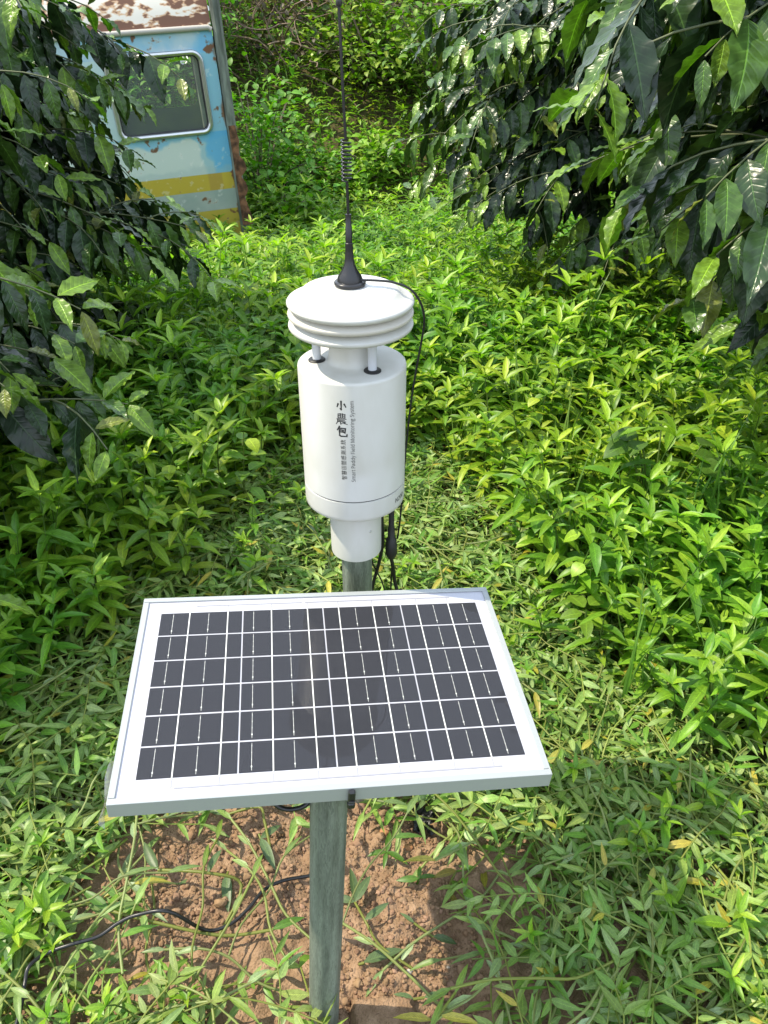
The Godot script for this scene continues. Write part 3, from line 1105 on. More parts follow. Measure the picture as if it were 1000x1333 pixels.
func holed_panel(mb: MB, x0: float, x1: float, y0: float, y1: float, hole: Array, z: float, out: float, uv: Callable) -> void:
	# quads between the rounded hole and the rectangle round it
	var c := Vector2.ZERO
	for p in hole:
		c += p / hole.size()
	var rim := []
	for p in hole:
		var d: Vector2 = p - c
		var k := 1e9
		if absf(d.x) > 1e-6:
			k = minf(k, ((x1 if d.x > 0 else x0) - c.x) / d.x)
		if absf(d.y) > 1e-6:
			k = minf(k, ((y1 if d.y > 0 else y0) - c.y) / d.y)
		rim.append(c + d * k)
	var m := hole.size()
	var nn := Vector3(0, 0, out)
	for k in m:
		var j := (k + 1) % m
		var ring := [hole[k], rim[k]]
		var a: Vector2 = rim[k]
		var b: Vector2 = rim[j]
		if absf(a.x - b.x) > 1e-4 and absf(a.y - b.y) > 1e-4:   # a corner of the rectangle lies between
			var on_x := absf(a.x - x0) < 1e-4 or absf(a.x - x1) < 1e-4
			ring.append(Vector2(a.x, b.y) if on_x else Vector2(b.x, a.y))
		ring.append(b); ring.append(hole[j])
		var f := mb.v.size()
		for p in ring:
			mb.vert(Vector3(p.x, p.y, z), nn, uv.call(p.x, p.y))
		for q in range(1, ring.size() - 1):
			mb.tri(f, f + q, f + q + 1)

func build_bus() -> void:
	var S := Vector3(0.9548, 0.0545, -0.2922).normalized()
	var T := Vector3(-0.0475, 0.9984, 0.0308)
	var N := S.cross(T).normalized()
	T = N.cross(S).normalized()
	var t := thing("old_bus", "derelict light blue and cream bus with rusty roof and yellow bands, half hidden in weeds", "bus")
	t.transform = Transform3D(Basis(S, T, N), Vector3(-1.10, 1.26, -5.593))
	var uv := func(x, y): return Vector2((x + 3.1) / 3.2, -y / 1.5)
	var hole := rounded(-0.63, -0.055, -0.575, -0.125, 0.055)
	var hole2 := rounded(-1.40, -0.80, -0.575, -0.125, 0.055)
	var side := MB.new()
	holed_panel(side, -0.715, 0.04, -1.5, 0.0, hole, 0.0, 1.0, uv)
	holed_panel(side, -1.5, -0.715, -1.5, 0.0, hole2, 0.0, 1.0, uv)
	side.quad(Vector3(-3.1, 0, 0), Vector3(-1.5, 0, 0), Vector3(-1.5, -1.5, 0), Vector3(-3.1, -1.5, 0), Vector3.BACK, Rect2(0, 0, 0.5, 1))
	part("side_panel", side.done(), M.bus_side, t)
	var inner := MB.new()
	holed_panel(inner, -0.715, 0.04, -1.5, 0.0, hole, -0.035, -1.0, uv)
	holed_panel(inner, -1.5, -0.715, -1.5, 0.0, hole2, -0.035, -1.0, uv)
	inner.quad(Vector3(-3.1, 0, -0.035), Vector3(-1.5, 0, -0.035), Vector3(-1.5, -1.5, -0.035), Vector3(-3.1, -1.5, -0.035), Vector3.FORWARD)
	var fh := rounded(-0.75, 0.0, -0.60, -0.10, 0.05)
	var fh2 := rounded(-1.55, -0.82, -0.60, -0.10, 0.05)
	holed_panel(inner, -0.785, 0.04, -1.5, 0.0, fh, -1.40, 1.0, uv)
	holed_panel(inner, -1.62, -0.785, -1.5, 0.0, fh2, -1.40, 1.0, uv)
	holed_panel(inner, -0.785, 0.04, -1.5, 0.0, fh, -1.43, -1.0, uv)
	holed_panel(inner, -1.62, -0.785, -1.5, 0.0, fh2, -1.43, -1.0, uv)
	inner.box(Transform3D(Basis(), Vector3(-2.36, -0.675, -1.415)), Vector3(1.48, 1.35, 0.03), 0.002)
	inner.box(Transform3D(Basis(), Vector3(-1.53, -1.28, -0.72)), Vector3(3.1, 0.03, 1.33), 0.002)
	part("inner_wall", inner.done(), M.bus_inside, t)
	for x in [0.022, -3.1]:
		var ends := MB.new()
		ends.box(Transform3D(Basis(), Vector3(x, -0.75, -0.72)), Vector3(0.03, 1.48, 1.34), 0.002)
		part("end_wall", ends.done(), M.pillar_paint, t)
	# roof: rises inwards from the gutter, then curves over
	var rp := PackedVector3Array()
	var arc := [Vector2(0.0, 0.012), Vector2(-0.02, 0.08), Vector2(-0.05, 0.17), Vector2(-0.11, 0.27), Vector2(-0.22, 0.36), Vector2(-0.42, 0.42), Vector2(-0.70, 0.44), Vector2(-0.98, 0.42), Vector2(-1.2, 0.36), Vector2(-1.33, 0.25), Vector2(-1.41, 0.0)]
	for p in arc:
		for k in 13:
			rp.append(Vector3(-3.1 + 3.14 * k / 12.0, p.y, p.x))
	var roof := MB.new()
	roof.sheet(rp, 12, arc.size() - 1, Color.WHITE, (rp[13] - rp[0]).cross(rp[1] - rp[0]).z < 0.0)
	part("roof", roof.done(), M.bus_roof, t)
	var gut := MB.new()
	gut.tube(PackedVector3Array([Vector3(-3.1, 0.0, 0.012), Vector3(-0.5, 0.0, 0.012), Vector3(0.02, -0.002, 0.012), Vector3(0.035, -0.015, 0.01)]), [0.016], 10)
	part("rain_gutter", gut.done(), mat(lin(0.42, 0.39, 0.34), 0.5), t)
	for h in [hole, hole2]:
		var loop := PackedVector3Array()
		var seal := PackedVector3Array()
		for p in h:
			loop.append(Vector3(p.x, p.y, 0.006))
			seal.append(Vector3(p.x, p.y, -0.004) + Vector3(-0.345 if h == hole else -1.1, -0.35, 0).direction_to(Vector3(p.x, p.y, 0)) * -0.016)
		var fr := MB.new()
		fr.tube(loop, [0.016], 10, Color.WHITE, false, true)
		var frame := part("window_frame", fr.done(), M.chrome, t)
		var sl := MB.new()
		sl.tube(seal, [0.008], 8, Color.WHITE, false, true)
		part("seal", sl.done(), M.rubber, frame)
		var gl := MB.new()
		var q := []
		for p in h:
			q.append(Vector3(p.x, p.y, -0.012))
		gl.face(q, Vector3.BACK)
		part("window_pane", gl.done(), M.pane, t)
	var post := MB.new()
	post.box(Transform3D(Basis().rotated(Vector3.BACK, -0.012), Vector3(0.075, -0.42, -0.02)), Vector3(0.06, 1.85, 0.10), 0.015)
	part("corner_pillar", post.done(), M.pillar_paint, t)
	var rag := MB.new()                       # the eaten-away edge of the pillar
	var edge := []
	for k in 15:
		edge.append(Vector2(0.095 + R(-0.012, 0.05) * smoothstep(0.0, 4.0, float(k)), -0.55 - 0.045 * k))
	for k in 14:
		rag.quad(Vector3(0.05, edge[k].y, 0.034), Vector3(edge[k].x, edge[k].y, 0.034), Vector3(edge[k + 1].x, edge[k + 1].y, 0.034), Vector3(0.05, edge[k + 1].y, 0.034), Vector3.BACK)
	part("rusted_edge", rag.done(), M.rust, t)

# ---------------------------------------------------------------- sensor
const AX := Vector3(-0.0464, 0, -1.049)
const BIG := 1.06       # the sensor and its aerial were measured for a post a little nearer

func galvanised_pipe(a: Vector3, b: Vector3, r: float) -> ArrayMesh:
	var mb := MB.new()
	var pts := PackedVector3Array()
	for k in 13:
		pts.append(a.lerp(b, k / 12.0))
	mb.tube(pts, [r], 40)
	return mb.done()

func wrap_text(text: String, size: float, font_name: String) -> ArrayMesh:
	var tm := TextMesh.new()
	tm.text = text
	var f := SystemFont.new()
	f.font_names = PackedStringArray([font_name])
	tm.font = f
	tm.font_size = 48
	tm.pixel_size = size / 48.0
	tm.depth = 0.0
	tm.curve_step = 1.0
	tm.horizontal_alignment = HORIZONTAL_ALIGNMENT_LEFT
	tm.vertical_alignment = VERTICAL_ALIGNMENT_BOTTOM
	var m := ArrayMesh.new()
	m.add_surface_from_arrays(Mesh.PRIMITIVE_TRIANGLES, tm.get_mesh_arrays())
	return m

func on_drum(flat: ArrayMesh, r: float, theta: float, y: float, upwards: bool, stretch := 1.0) -> ArrayMesh:
	var s := flat.surface_get_arrays(0)
	var v: PackedVector3Array = s[Mesh.ARRAY_VERTEX]
	var idx: PackedInt32Array = s[Mesh.ARRAY_INDEX] if s[Mesh.ARRAY_INDEX] != null else PackedInt32Array(range(v.size()))
	var mb := MB.new()
	for p in v:
		var along := p.x * stretch
		var a := theta + (-p.y if upwards else along) / r
		var h := y + (along if upwards else p.y)
		var o := Vector3(sin(a), 0, cos(a))
		mb.vert(o * r + Vector3.UP * h, o)
	for k in range(0, idx.size(), 3):
		mb.tri(idx[k], idx[k + 1], idx[k + 2])
	return mb.done()

func brush(strokes: String, size: float, thick: float, r: float, theta: float, y: float, turned: bool, soft := false) -> ArrayMesh:
	# strokes on a 10 x 10 grid, y downwards, laid on a drum of radius r with its middle at (theta, y)
	var mb := MB.new()
	for stroke in strokes.split(";"):
		var nums := stroke.strip_edges().split_floats(" ")
		var pts := []
		for k in range(0, nums.size() - 1, 2):
			pts.append(Vector2(nums[k] - 5.0, 5.0 - nums[k + 1]) * size / 10.0)
		for k in pts.size() - 1:
			var a: Vector2 = pts[k]
			var b: Vector2 = pts[k + 1]
			var d := (b - a).normalized()
			var w := Vector2(-d.y, d.x) * thick * 0.5
			a -= d * thick * 0.4
			b += d * thick * 0.4
			var wa := w * (1.15 if soft else 1.0)
			var wb := w * (0.7 if soft else 1.0)
			var f := mb.v.size()
			for p in [a - wa, a + wa, b + wb, b - wb]:
				var q: Vector2 = Vector2(-p.y, p.x) if turned else p
				var ang := theta + q.x / r
				var o := Vector3(sin(ang), 0, cos(ang))
				mb.vert(o * r + Vector3.UP * (y + q.y), o)
			mb.tri(f, f + 1, f + 2); mb.tri(f, f + 2, f + 3)
	return mb.done()

func build_sensor() -> void:
	var gy := ground(AX.x, AX.z)
	var post := thing("sensor_post", "galvanised steel pipe behind the solar panel carrying the white sensor", "post", Vector3(AX.x, gy, AX.z))
	part("pipe", galvanised_pipe(Vector3(0, -0.1, 0), Vector3(0, 0.69 - gy, 0), 0.0257), M.zinc, post)
	var y0 := 0.7106
	var s := thing("weather_sensor", "white cylindrical field sensor with stacked disc cap and black lettering on its post", "sensor", Vector3(AX.x, 0.6664, AX.z))
	s.scale = Vector3.ONE * BIG
	var mb := MB.new()
	mb.lathe([Vector2(0.0, 0.03), Vector2(0.026, 0.03), Vector2(0.0262, 0.0), Vector2(0.0375, 0.0), Vector2(0.0392, 0.0015), Vector2(0.0395, 0.01), Vector2(0.0395, 0.102)], 72)
	part("neck", mb.done(), M.ring, s)
	mb = MB.new()
	mb.lathe([Vector2(0.0, 0.0012), Vector2(0.0016, 0.0010), Vector2(0.0021, 0.0004), Vector2(0.0021, -0.001)], 14)
	part("screw", mb.done(), M.chrome, s, Transform3D(Basis(Vector3.RIGHT, PI * 0.5).rotated(Vector3.UP, 0.62), Vector3(sin(0.62), 0, cos(0.62)) * 0.0395 + Vector3.UP * 0.055))
	var R0 := 0.0745
	var yb := 0.8096 - y0
	var ys := 0.8451 - y0
	var yt := 1.0276 - y0
	mb = MB.new()
	mb.lathe([Vector2(0.0, yb + 0.002), Vector2(0.068, yb), Vector2(R0 - 0.003, yb + 0.0006), Vector2(R0 - 0.0006, yb + 0.003), Vector2(R0, yb + 0.008), Vector2(R0, ys - 0.0014), Vector2(R0 - 0.0008, ys - 0.0010), Vector2(R0 - 0.004, ys - 0.0010)], 96)
	var ring := part("base_ring", mb.done(), M.ring, s)
	mb = MB.new()
	mb.lathe([Vector2(R0 - 0.0018, ys - 0.002), Vector2(R0 - 0.0018, ys + 0.002)], 96)
	part("seam", mb.done(), M.seam, s)
	mb = MB.new()
	mb.lathe([Vector2(R0 - 0.004, ys + 0.0008), Vector2(R0 - 0.0006, ys + 0.0008), Vector2(R0, ys + 0.0013), Vector2(R0, yt - 0.004), Vector2(R0 - 0.0006, yt - 0.0016), Vector2(R0 - 0.002, yt - 0.0004), Vector2(R0 - 0.004, yt), Vector2(0.046, yt + 0.001), Vector2(0.036, yt + 0.0015), Vector2(0.0325, yt + 0.004), Vector2(0.031, yt + 0.012), Vector2(0.0305, yt + 0.058)], 96)
	var housing := part("housing", mb.done(), M.white, s)
	# three pillars with rubber grommets
	for p in [[-0.0478, -0.002], [0.0285, 0.0346], [0.019, -0.042]]:
		mb = MB.new()
		mb.lathe([Vector2(0.0059, yt), Vector2(0.0059, yt + 0.058)], 24)
		var pil := part("pillar", mb.done(), M.pillar, s, Transform3D(Basis(), Vector3(p[0], 0, p[1])))
		mb = MB.new()
		mb.lathe([Vector2(0.0062, yt + 0.0035), Vector2(0.0105, yt + 0.0032), Vector2(0.0118, yt + 0.002), Vector2(0.0118, yt - 0.001)], 28)
		part("grommet", mb.done(), M.rubber, pil)
	# two shield discs and the domed cap
	var disc := [Vector2(0.030, -0.010), Vector2(0.060, -0.0085), Vector2(0.0795, -0.0062), Vector2(0.0822, -0.0040), Vector2(0.0830, -0.0020), Vector2(0.0826, 0.0), Vector2(0.081, 0.0008), Vector2(0.0745, 0.0045), Vector2(0.066, 0.0085), Vector2(0.060, 0.0108)]
	for h in [1.0835, 1.0990]:
		mb = MB.new()
		var pr := []
		for p in disc:
			pr.append(p + Vector2(0, h - y0))
		mb.lathe(pr, 96)
		part("shield_disc", mb.done(), M.cream if h > 1.09 else M.ring, s)
	mb = MB.new()
	var yd := 1.1125 - y0
	mb.lathe([Vector2(0.058, yd - 0.008), Vector2(0.0785, yd - 0.0062), Vector2(0.0815, yd - 0.0045), Vector2(0.0832, yd - 0.0018), Vector2(0.0834, yd + 0.0004), Vector2(0.0822, yd + 0.0022), Vector2(0.078, yd + 0.0042), Vector2(0.070, yd + 0.0075), Vector2(0.0645, yd + 0.0125), Vector2(0.0610, yd + 0.0152), Vector2(0.056, yd + 0.0168), Vector2(0.045, yd + 0.0185), Vector2(0.0, yd + 0.0195)], 96)
	part("cap", mb.done(), M.white, s)
	# print: the name brushed downwards, the two lines beside it run upwards
	var RI := R0 + 0.00035
	var th := -0.165
	var big := ["5 0 5 9 4 8;2 3 1 6;8 3 9.5 6",
		"2 .5 8 .5 8 4 2 4 2 .5;4 0 4 4;6 0 6 4;2 2.2 8 2.2;1 5.2 9 5.2;1.6 5.2 1.4 8 .2 10;2.5 6.4 7.5 6.4;2 7.6 8.5 7.6;4 7.6 4 10 5.5 9.2;5.5 7.6 7 9 9.8 10;8 8.2 6.5 8.8",
		"3 0 1 3.5;2.5 1.8 8 1.8 7.6 6 6.6 5.6;2.8 3.4 6 3.4 6 5.2 2.8 5.2;2.8 3.4 2.8 8.6 4 9.5 9 9.5 9.3 7.6"]
	var heights := [0.9965, 0.9775, 0.9585]
	for k in 3:
		part("lettering", brush(big[k], 0.0155 if k else 0.0135, 0.0021 if k != 1 else 0.00135, RI, th, heights[k] - y0, false, true), M.ink, housing)
	var small := ["2 0 1 1.5;1.5 1 4.8 1;.5 2.6 5 2.6;3 1 2.8 3 .5 5;3 3 5 5;6 1 9 1 9 4 6 4 6 1;2.5 5.8 7.5 5.8 7.5 10 2.5 10 2.5 5.8;2.5 7.9 7.5 7.9",
		".5 .8 4.5 .8;.5 2 4.5 2;2.5 0 2.5 3.6;5.5 .8 9.5 .8;5.5 2 9.5 2;7.5 0 7.5 3.6;1.5 4 8.5 4 8.5 6.4;1 5.2 9.5 5.2;1.5 6.4 8.5 6.4;1.5 7.6 1 9.4;3 7.4 3.2 9.4 7 9.6 7 8.4;5 7.2 5.6 8.2;8 7.4 9.2 8.8",
		"1.2 1 8.8 1 8.8 9 1.2 9 1.2 1;5 1 5 9;1.2 5 8.8 5",
		"1 10 1 .6 4.2 .6 4.2 3.6 1 3.6;1 2.1 4.2 2.1;9 10 9 .6 5.8 .6 5.8 3.6 9 3.6;5.8 2.1 9 2.1;3.2 5 6.8 5 6.8 9.4 3.2 9.4 3.2 5;3.2 7.2 6.8 7.2",
		"1.2 1.4 9 1.4;1.4 1.4 1.2 4.6 .4 6.4;2.6 2.8 5.4 2.8;2.8 3.8 5.2 3.8 5.2 5.4 2.8 5.4 2.8 3.8;6 0 6.6 3.6 9 6 9.4 4.8;8.6 2.6 6 5.6;7.6 .2 8.8 .9;1.5 7.4 1 9.4;3 7.2 3.2 9.4 7 9.6 7 8.4;4.8 6.8 5.4 8;8 7.2 9.2 8.8",
		".8 .8 1.8 1.6;.4 3.4 1.4 4.2;.4 9.4 1.8 6;3 .8 6 .8 6 7 3 7 3 .8;3 2.8 6 2.8;3 4.9 6 4.9;3.8 7.2 2.6 9.4;5.2 7.2 6.4 9.4;7.4 1.6 7.4 7;9.2 .4 9.2 9.6 8.2 9",
		"7.6 .4 1.8 1.4;5 1.2 2.4 3.2 6 3.2;7 2 2 5.8 8.4 5.4;7 4.2 8.8 6.2;5 5.8 5 9.6 4 9;3 7 1 9;7 7 9 9",
		"2.6 .2 .8 2.4 3 2.6;3.8 1.4 .8 5 4 4.8;3.2 3.6 4.4 5.6;2.4 5 2.4 7.4;.8 7.4 .4 9.4;2.4 7.8 2.4 9.4;3.8 7.2 4.4 9;7 0 7.2 1.2;5 1.6 9.6 1.6;7.2 1.8 5.4 4 8.8 3.8;8 2.8 9.4 4.6;6.4 5 6.2 7.4 4.8 9.6;8 5 8 9 9.8 9.2 9.8 7.6"]
	for k in 8:
		part("lettering", brush(small[k], 0.0070, 0.00062, RI, -0.150, 0.8868 + k * 0.00795 - y0, true), M.ink_grey, housing)
	var line := wrap_text("Smart Paddy Field Monitoring System", 0.0076, "Droid Sans")
	var wid: float = line.get_aabb().size.x
	part("lettering", on_drum(line, RI, 0.083, 0.8800 - y0, true, 0.1235 / wid), M.ink_grey, housing)
	var code := wrap_text("N200", 0.0105, "Droid Sans")
	part("lettering", on_drum(code, RI, 0.93, 0.8225 - y0, false), M.ink, ring)
	# whip antenna on its magnetic foot, with its lead
	var a := thing("whip_antenna", "thin black whip antenna with a spring coil standing on the white sensor cap", "antenna", Vector3(AX.x, 1.1142, AX.z))
	a.scale = Vector3.ONE * BIG
	mb = MB.new()
	mb.lathe([Vector2(0.0, 0.0), Vector2(0.0200, 0.0), Vector2(0.0206, 0.0012), Vector2(0.0206, 0.0030), Vector2(0.0198, 0.0042), Vector2(0.0165, 0.0050), Vector2(0.0160, 0.0085), Vector2(0.0150, 0.0110), Vector2(0.0120, 0.0155), Vector2(0.0092, 0.0200), Vector2(0.0070, 0.0255), Vector2(0.0058, 0.0320), Vector2(0.0052, 0.0400), Vector2(0.0050, 0.0420)], 48)
	part("magnetic_foot", mb.done(), M.antenna, a)
	mb = MB.new()
	mb.lathe([Vector2(0.0050, 0.040), Vector2(0.0048, 0.052), Vector2(0.0042, 0.0525), Vector2(0.0041, 0.072), Vector2(0.0037, 0.0725), Vector2(0.0036, 0.0865), Vector2(0.0010, 0.087)], 24)
	part("sleeve", mb.done(), M.black, a)
	mb = MB.new()
	mb.tube(PackedVector3Array([Vector3(0, 0.08, 0), Vector3(-0.0005, 0.124, 0)]), [0.0018], 8)
	mb.tube(PackedVector3Array([Vector3(-0.001, 0.170, 0), Vector3(-0.003, 0.235, 0), Vector3(-0.0045, 0.302, 0)]), [0.0017], 8)
	part("rod", mb.done(), M.black, a)
	mb = MB.new()
	var coil := PackedVector3Array()
	for k in 221:
		var f := k / 220.0
		var ang := f * TAU * 11.0
		var rr := 0.0052 * smoothstep(0.0, 0.04, f) * smoothstep(1.0, 0.96, f) + 0.0004
		coil.append(Vector3(-0.0006 + cos(ang) * rr, 0.1235 + f * 0.047, sin(ang) * rr))
	mb.tube(coil, [0.0011], 6)
	part("coil", mb.done(), M.antenna, a)
	mb = MB.new()
	mb.lathe([Vector2(0.0, 0.299), Vector2(0.0028, 0.2995), Vector2(0.0034, 0.302), Vector2(0.0030, 0.3055), Vector2(0.0, 0.3068)], 16, Vector3(-0.0045, 0, 0))
	part("tip", mb.done(), M.black, a)
	mb = MB.new()
	var lead := [Vector3(-0.029, 1.140, -0.985), Vector3(-0.010, 1.1405, -0.982), Vector3(0.012, 1.138, -0.982), Vector3(0.034, 1.128, -0.985), Vector3(0.048, 1.108, -0.99), Vector3(0.0535, 1.083, -0.995), Vector3(0.0505, 1.050, -1.0), Vector3(0.0455, 1.012, -1.005), Vector3(0.0400, 0.965, -1.012), Vector3(0.0360, 0.916, -1.018), Vector3(0.0325, 0.864, -1.022), Vector3(0.0295, 0.796, -1.03), Vector3(0.026, 0.738, -1.03), Vector3(0.022, 0.700, -1.03)]
	for k in lead.size():
		lead[k] -= Vector3(-0.0438, 1.1330, -0.99)
	mb.tube(smooth_path(lead, 6), [0.0016], 8)
	part("lead", mb.done(), M.cable, a)

# ---------------------------------------------------------------- solar panel
func build_panel() -> void:
	var TL := Vector3(-0.368, 0.673, -0.910)
	var TR := Vector3(0.167, 0.639, -0.979)
	var BL := Vector3(-0.322, 0.664, -0.553)
	var X := (TR - TL).normalized()
	var Y := (BL - TL).cross(X).normalized()
	var Z := X.cross(Y)
	var W := 0.54
	var H := 0.36
	var c := TL + X * W * 0.5 + Z * H * 0.5
	var p := thing("solar_panel", "small solar panel with dark cells in a white border on its own steel post", "solar panel")
	p.transform = Transform3D(Basis(X, Y, Z), c)
	var T := 0.024       # depth of the frame
	var lip := 0.009
	for k in 4:
		var along_x := k < 2
		var sgn := -1.0 if k % 2 == 0 else 1.0
		var mb := MB.new()
		var L := W if along_x else H - 0.0005
		var o := (H if along_x else W) * 0.5
		# an angle: upright wall and a lip over the glass, and a foot underneath
		var at := Vector3(0, -T * 0.5, sgn * (o - 0.0009)) if along_x else Vector3(sgn * (o - 0.0009), -T * 0.5, 0)
		mb.box(Transform3D(Basis(), at), Vector3(L, T, 0.0018) if along_x else Vector3(0.0018, T, L), 0.0004)
		at = Vector3(0, -0.001, sgn * (o - lip * 0.5)) if along_x else Vector3(sgn * (o - lip * 0.5), -0.0012, 0)
		mb.box(Transform3D(Basis(), at), Vector3(L - 0.001, 0.0021, lip - 0.001) if along_x else Vector3(lip - 0.001, 0.0021, L - 2.0 * lip), 0.0005)
		at = Vector3(0, -T + 0.0008, sgn * (o - 0.010)) if along_x else Vector3(sgn * (o - 0.010), -T + 0.0010, 0)
		mb.box(Transform3D(Basis(), at), Vector3(L - 0.004, 0.0016, 0.016) if along_x else Vector3(0.016, 0.0016, L - 0.04), 0.0003)
		part("frame_bar", mb.done(), M.frame, p)
	var mb := MB.new()
	mb.box(Transform3D(Basis(), Vector3(0, -0.0033, 0)), Vector3(W - 0.004, 0.001, H - 0.004), 0.0)
	part("backsheet", mb.done(), M.backsheet, p)
	# 6 rows of 4 cells
	var x0 := -0.2420
	var cw := 0.1218
	var z0 := -0.1475
	var ch := 0.0492
	var gx := 0.0020
	var gz := 0.0027
	var cells := []
	for k in 3:
		var cb := MB.new()
		cb.box(Transform3D(Basis(), Vector3.ZERO), Vector3(cw - gx, 0.0005, ch - gz), 0.0)
		cells.append(cb.done())
	var marks := [[0.145 / 0.41, 0.335 / 0.41], [0.145 / 0.41, 0.33 / 0.41], [0.08 / 0.40, 0.255 / 0.40], [0.085 / 0.40, 0.25 / 0.40]]
	var dash_at := [[0.065 / 0.41, 0.24 / 0.41], [0.055 / 0.41, 0.235 / 0.41], [0.165 / 0.40, 0.325 / 0.40], [0.17 / 0.40, 0.325 / 0.40]]
	for r in 6:
		for k in 4:
			var at := Vector3(x0 + (k + 0.5) * cw, -0.0024, z0 + (r + 0.5) * ch)
			var cell := part("solar_cell", cells[(r + k) % 3], M.cell, p, Transform3D(Basis(), at))
			for q in dash_at[k]:
				var db := MB.new()
				var x: float = (q - 0.5) * cw
				db.box(Transform3D(Basis(), Vector3(x, 0.00045, 0)), Vector3(0.0004, 0.0002, ch - 0.008), 0.0)
				for j in 4:
					var s := 0.0017 if j == 3 else 0.0009
					db.box(Transform3D(Basis(), Vector3(x, 0.00050, -ch * 0.5 + 0.008 + j * 0.0105)), Vector3(s, 0.0003, s), 0.0)
				part("contact_line", db.done(), M.ribbon, cell)
	for k in 4:
		for q in marks[k]:
			var rb := MB.new()
			var x: float = x0 + (k + q) * cw
			rb.box(Transform3D(Basis(), Vector3(x, -0.0019, 0)), Vector3(0.0015, 0.0003, ch * 6 + 0.004), 0.0)
			part("ribbon", rb.done(), M.ribbon, p)
			for s in [-1.0, 1.0]:
				var tb := MB.new()
				tb.box(Transform3D(Basis(), Vector3(x, -0.0025, s * (ch * 3 + 0.0075))), Vector3(0.0015, 0.0002, 0.011), 0.0)
				part("ribbon_end", tb.done(), M.strip, p)
	for e in [[-0.190, -0.030, -1.0], [-0.026, 0.205, -1.0], [-0.195, -0.01, 1.0], [-0.01, 0.210, 1.0]]:
		var sb := MB.new()
		sb.box(Transform3D(Basis(), Vector3((e[0] + e[1]) * 0.5, -0.0022, e[2] * (ch * 3 + 0.0135))), Vector3(e[1] - e[0], 0.0003, 0.0022), 0.0)
		part("bus_strip", sb.done(), M.strip, p)
	mb = MB.new()
	var w2 := W * 0.5 - 0.003
	var h2 := H * 0.5 - 0.003
	mb.quad(Vector3(-w2, -0.0008, -h2), Vector3(w2, -0.0008, -h2), Vector3(w2, -0.0008, h2), Vector3(-w2, -0.0008, h2), Vector3.UP)
	part("glass", mb.done(), M.glass, p)
	# a black clip pinched over the near frame bar, a scrap of protective film on the near left corner
	mb = MB.new()
	var cx := 0.0165
	mb.box(Transform3D(Basis(), Vector3(cx, -0.012, H * 0.5 + 0.0035)), Vector3(0.0085, 0.022, 0.006), 0.0015)
	mb.box(Transform3D(Basis(), Vector3(cx, -0.029, H * 0.5 + 0.0025)), Vector3(0.0095, 0.011, 0.008), 0.002)
	mb.box(Transform3D(Basis(), Vector3(cx, -0.0175, H * 0.5 + 0.0072)), Vector3(0.0080, 0.0016, 0.0020), 0.0006)
	part("clip", mb.done(), M.black, p)
	mb = MB.new()
	var fp := PackedVector3Array()
	for b in 6:
		for a in 4:
			fp.append(Vector3(-W * 0.5 - 0.003 - 0.004 * sin(a * 1.7 + b) - 0.002 * b * 0.4, -0.004 - 0.0105 * a, H * 0.5 - 0.075 + 0.0165 * b))
	mb.sheet(fp, 3, 5, Color.WHITE)
	part("protective_film", mb.done(), M.film, p)
	mb = MB.new()
	mb.box(Transform3D(Basis(), Vector3(0.0, -T - 0.004, 0.135)), Vector3(0.14, 0.006, 0.05), 0.001)
	part("mounting_plate", mb.done(), M.zinc, p)
	# its post
	var foot := Vector3(-0.108, -0.12, -0.596)
	var top := Vector3(-0.0685, 0.632, -0.622)
	var q := thing("panel_post", "leaning galvanised steel pipe under the near edge of the solar panel", "post", foot)
	part("pipe", galvanised_pipe(Vector3.ZERO, top - foot, 0.0246), M.zinc, q)

# ---------------------------------------------------------------- cables
func cable(parent: Node, called: String, pts: Array, r: float) -> void:
	var mb := MB.new()
	for k in pts.size():
		pts[k] -= parent.position
	mb.tube(smooth_path(pts, 6), [r], 10)
	part(called, mb.done(), M.cable, parent)

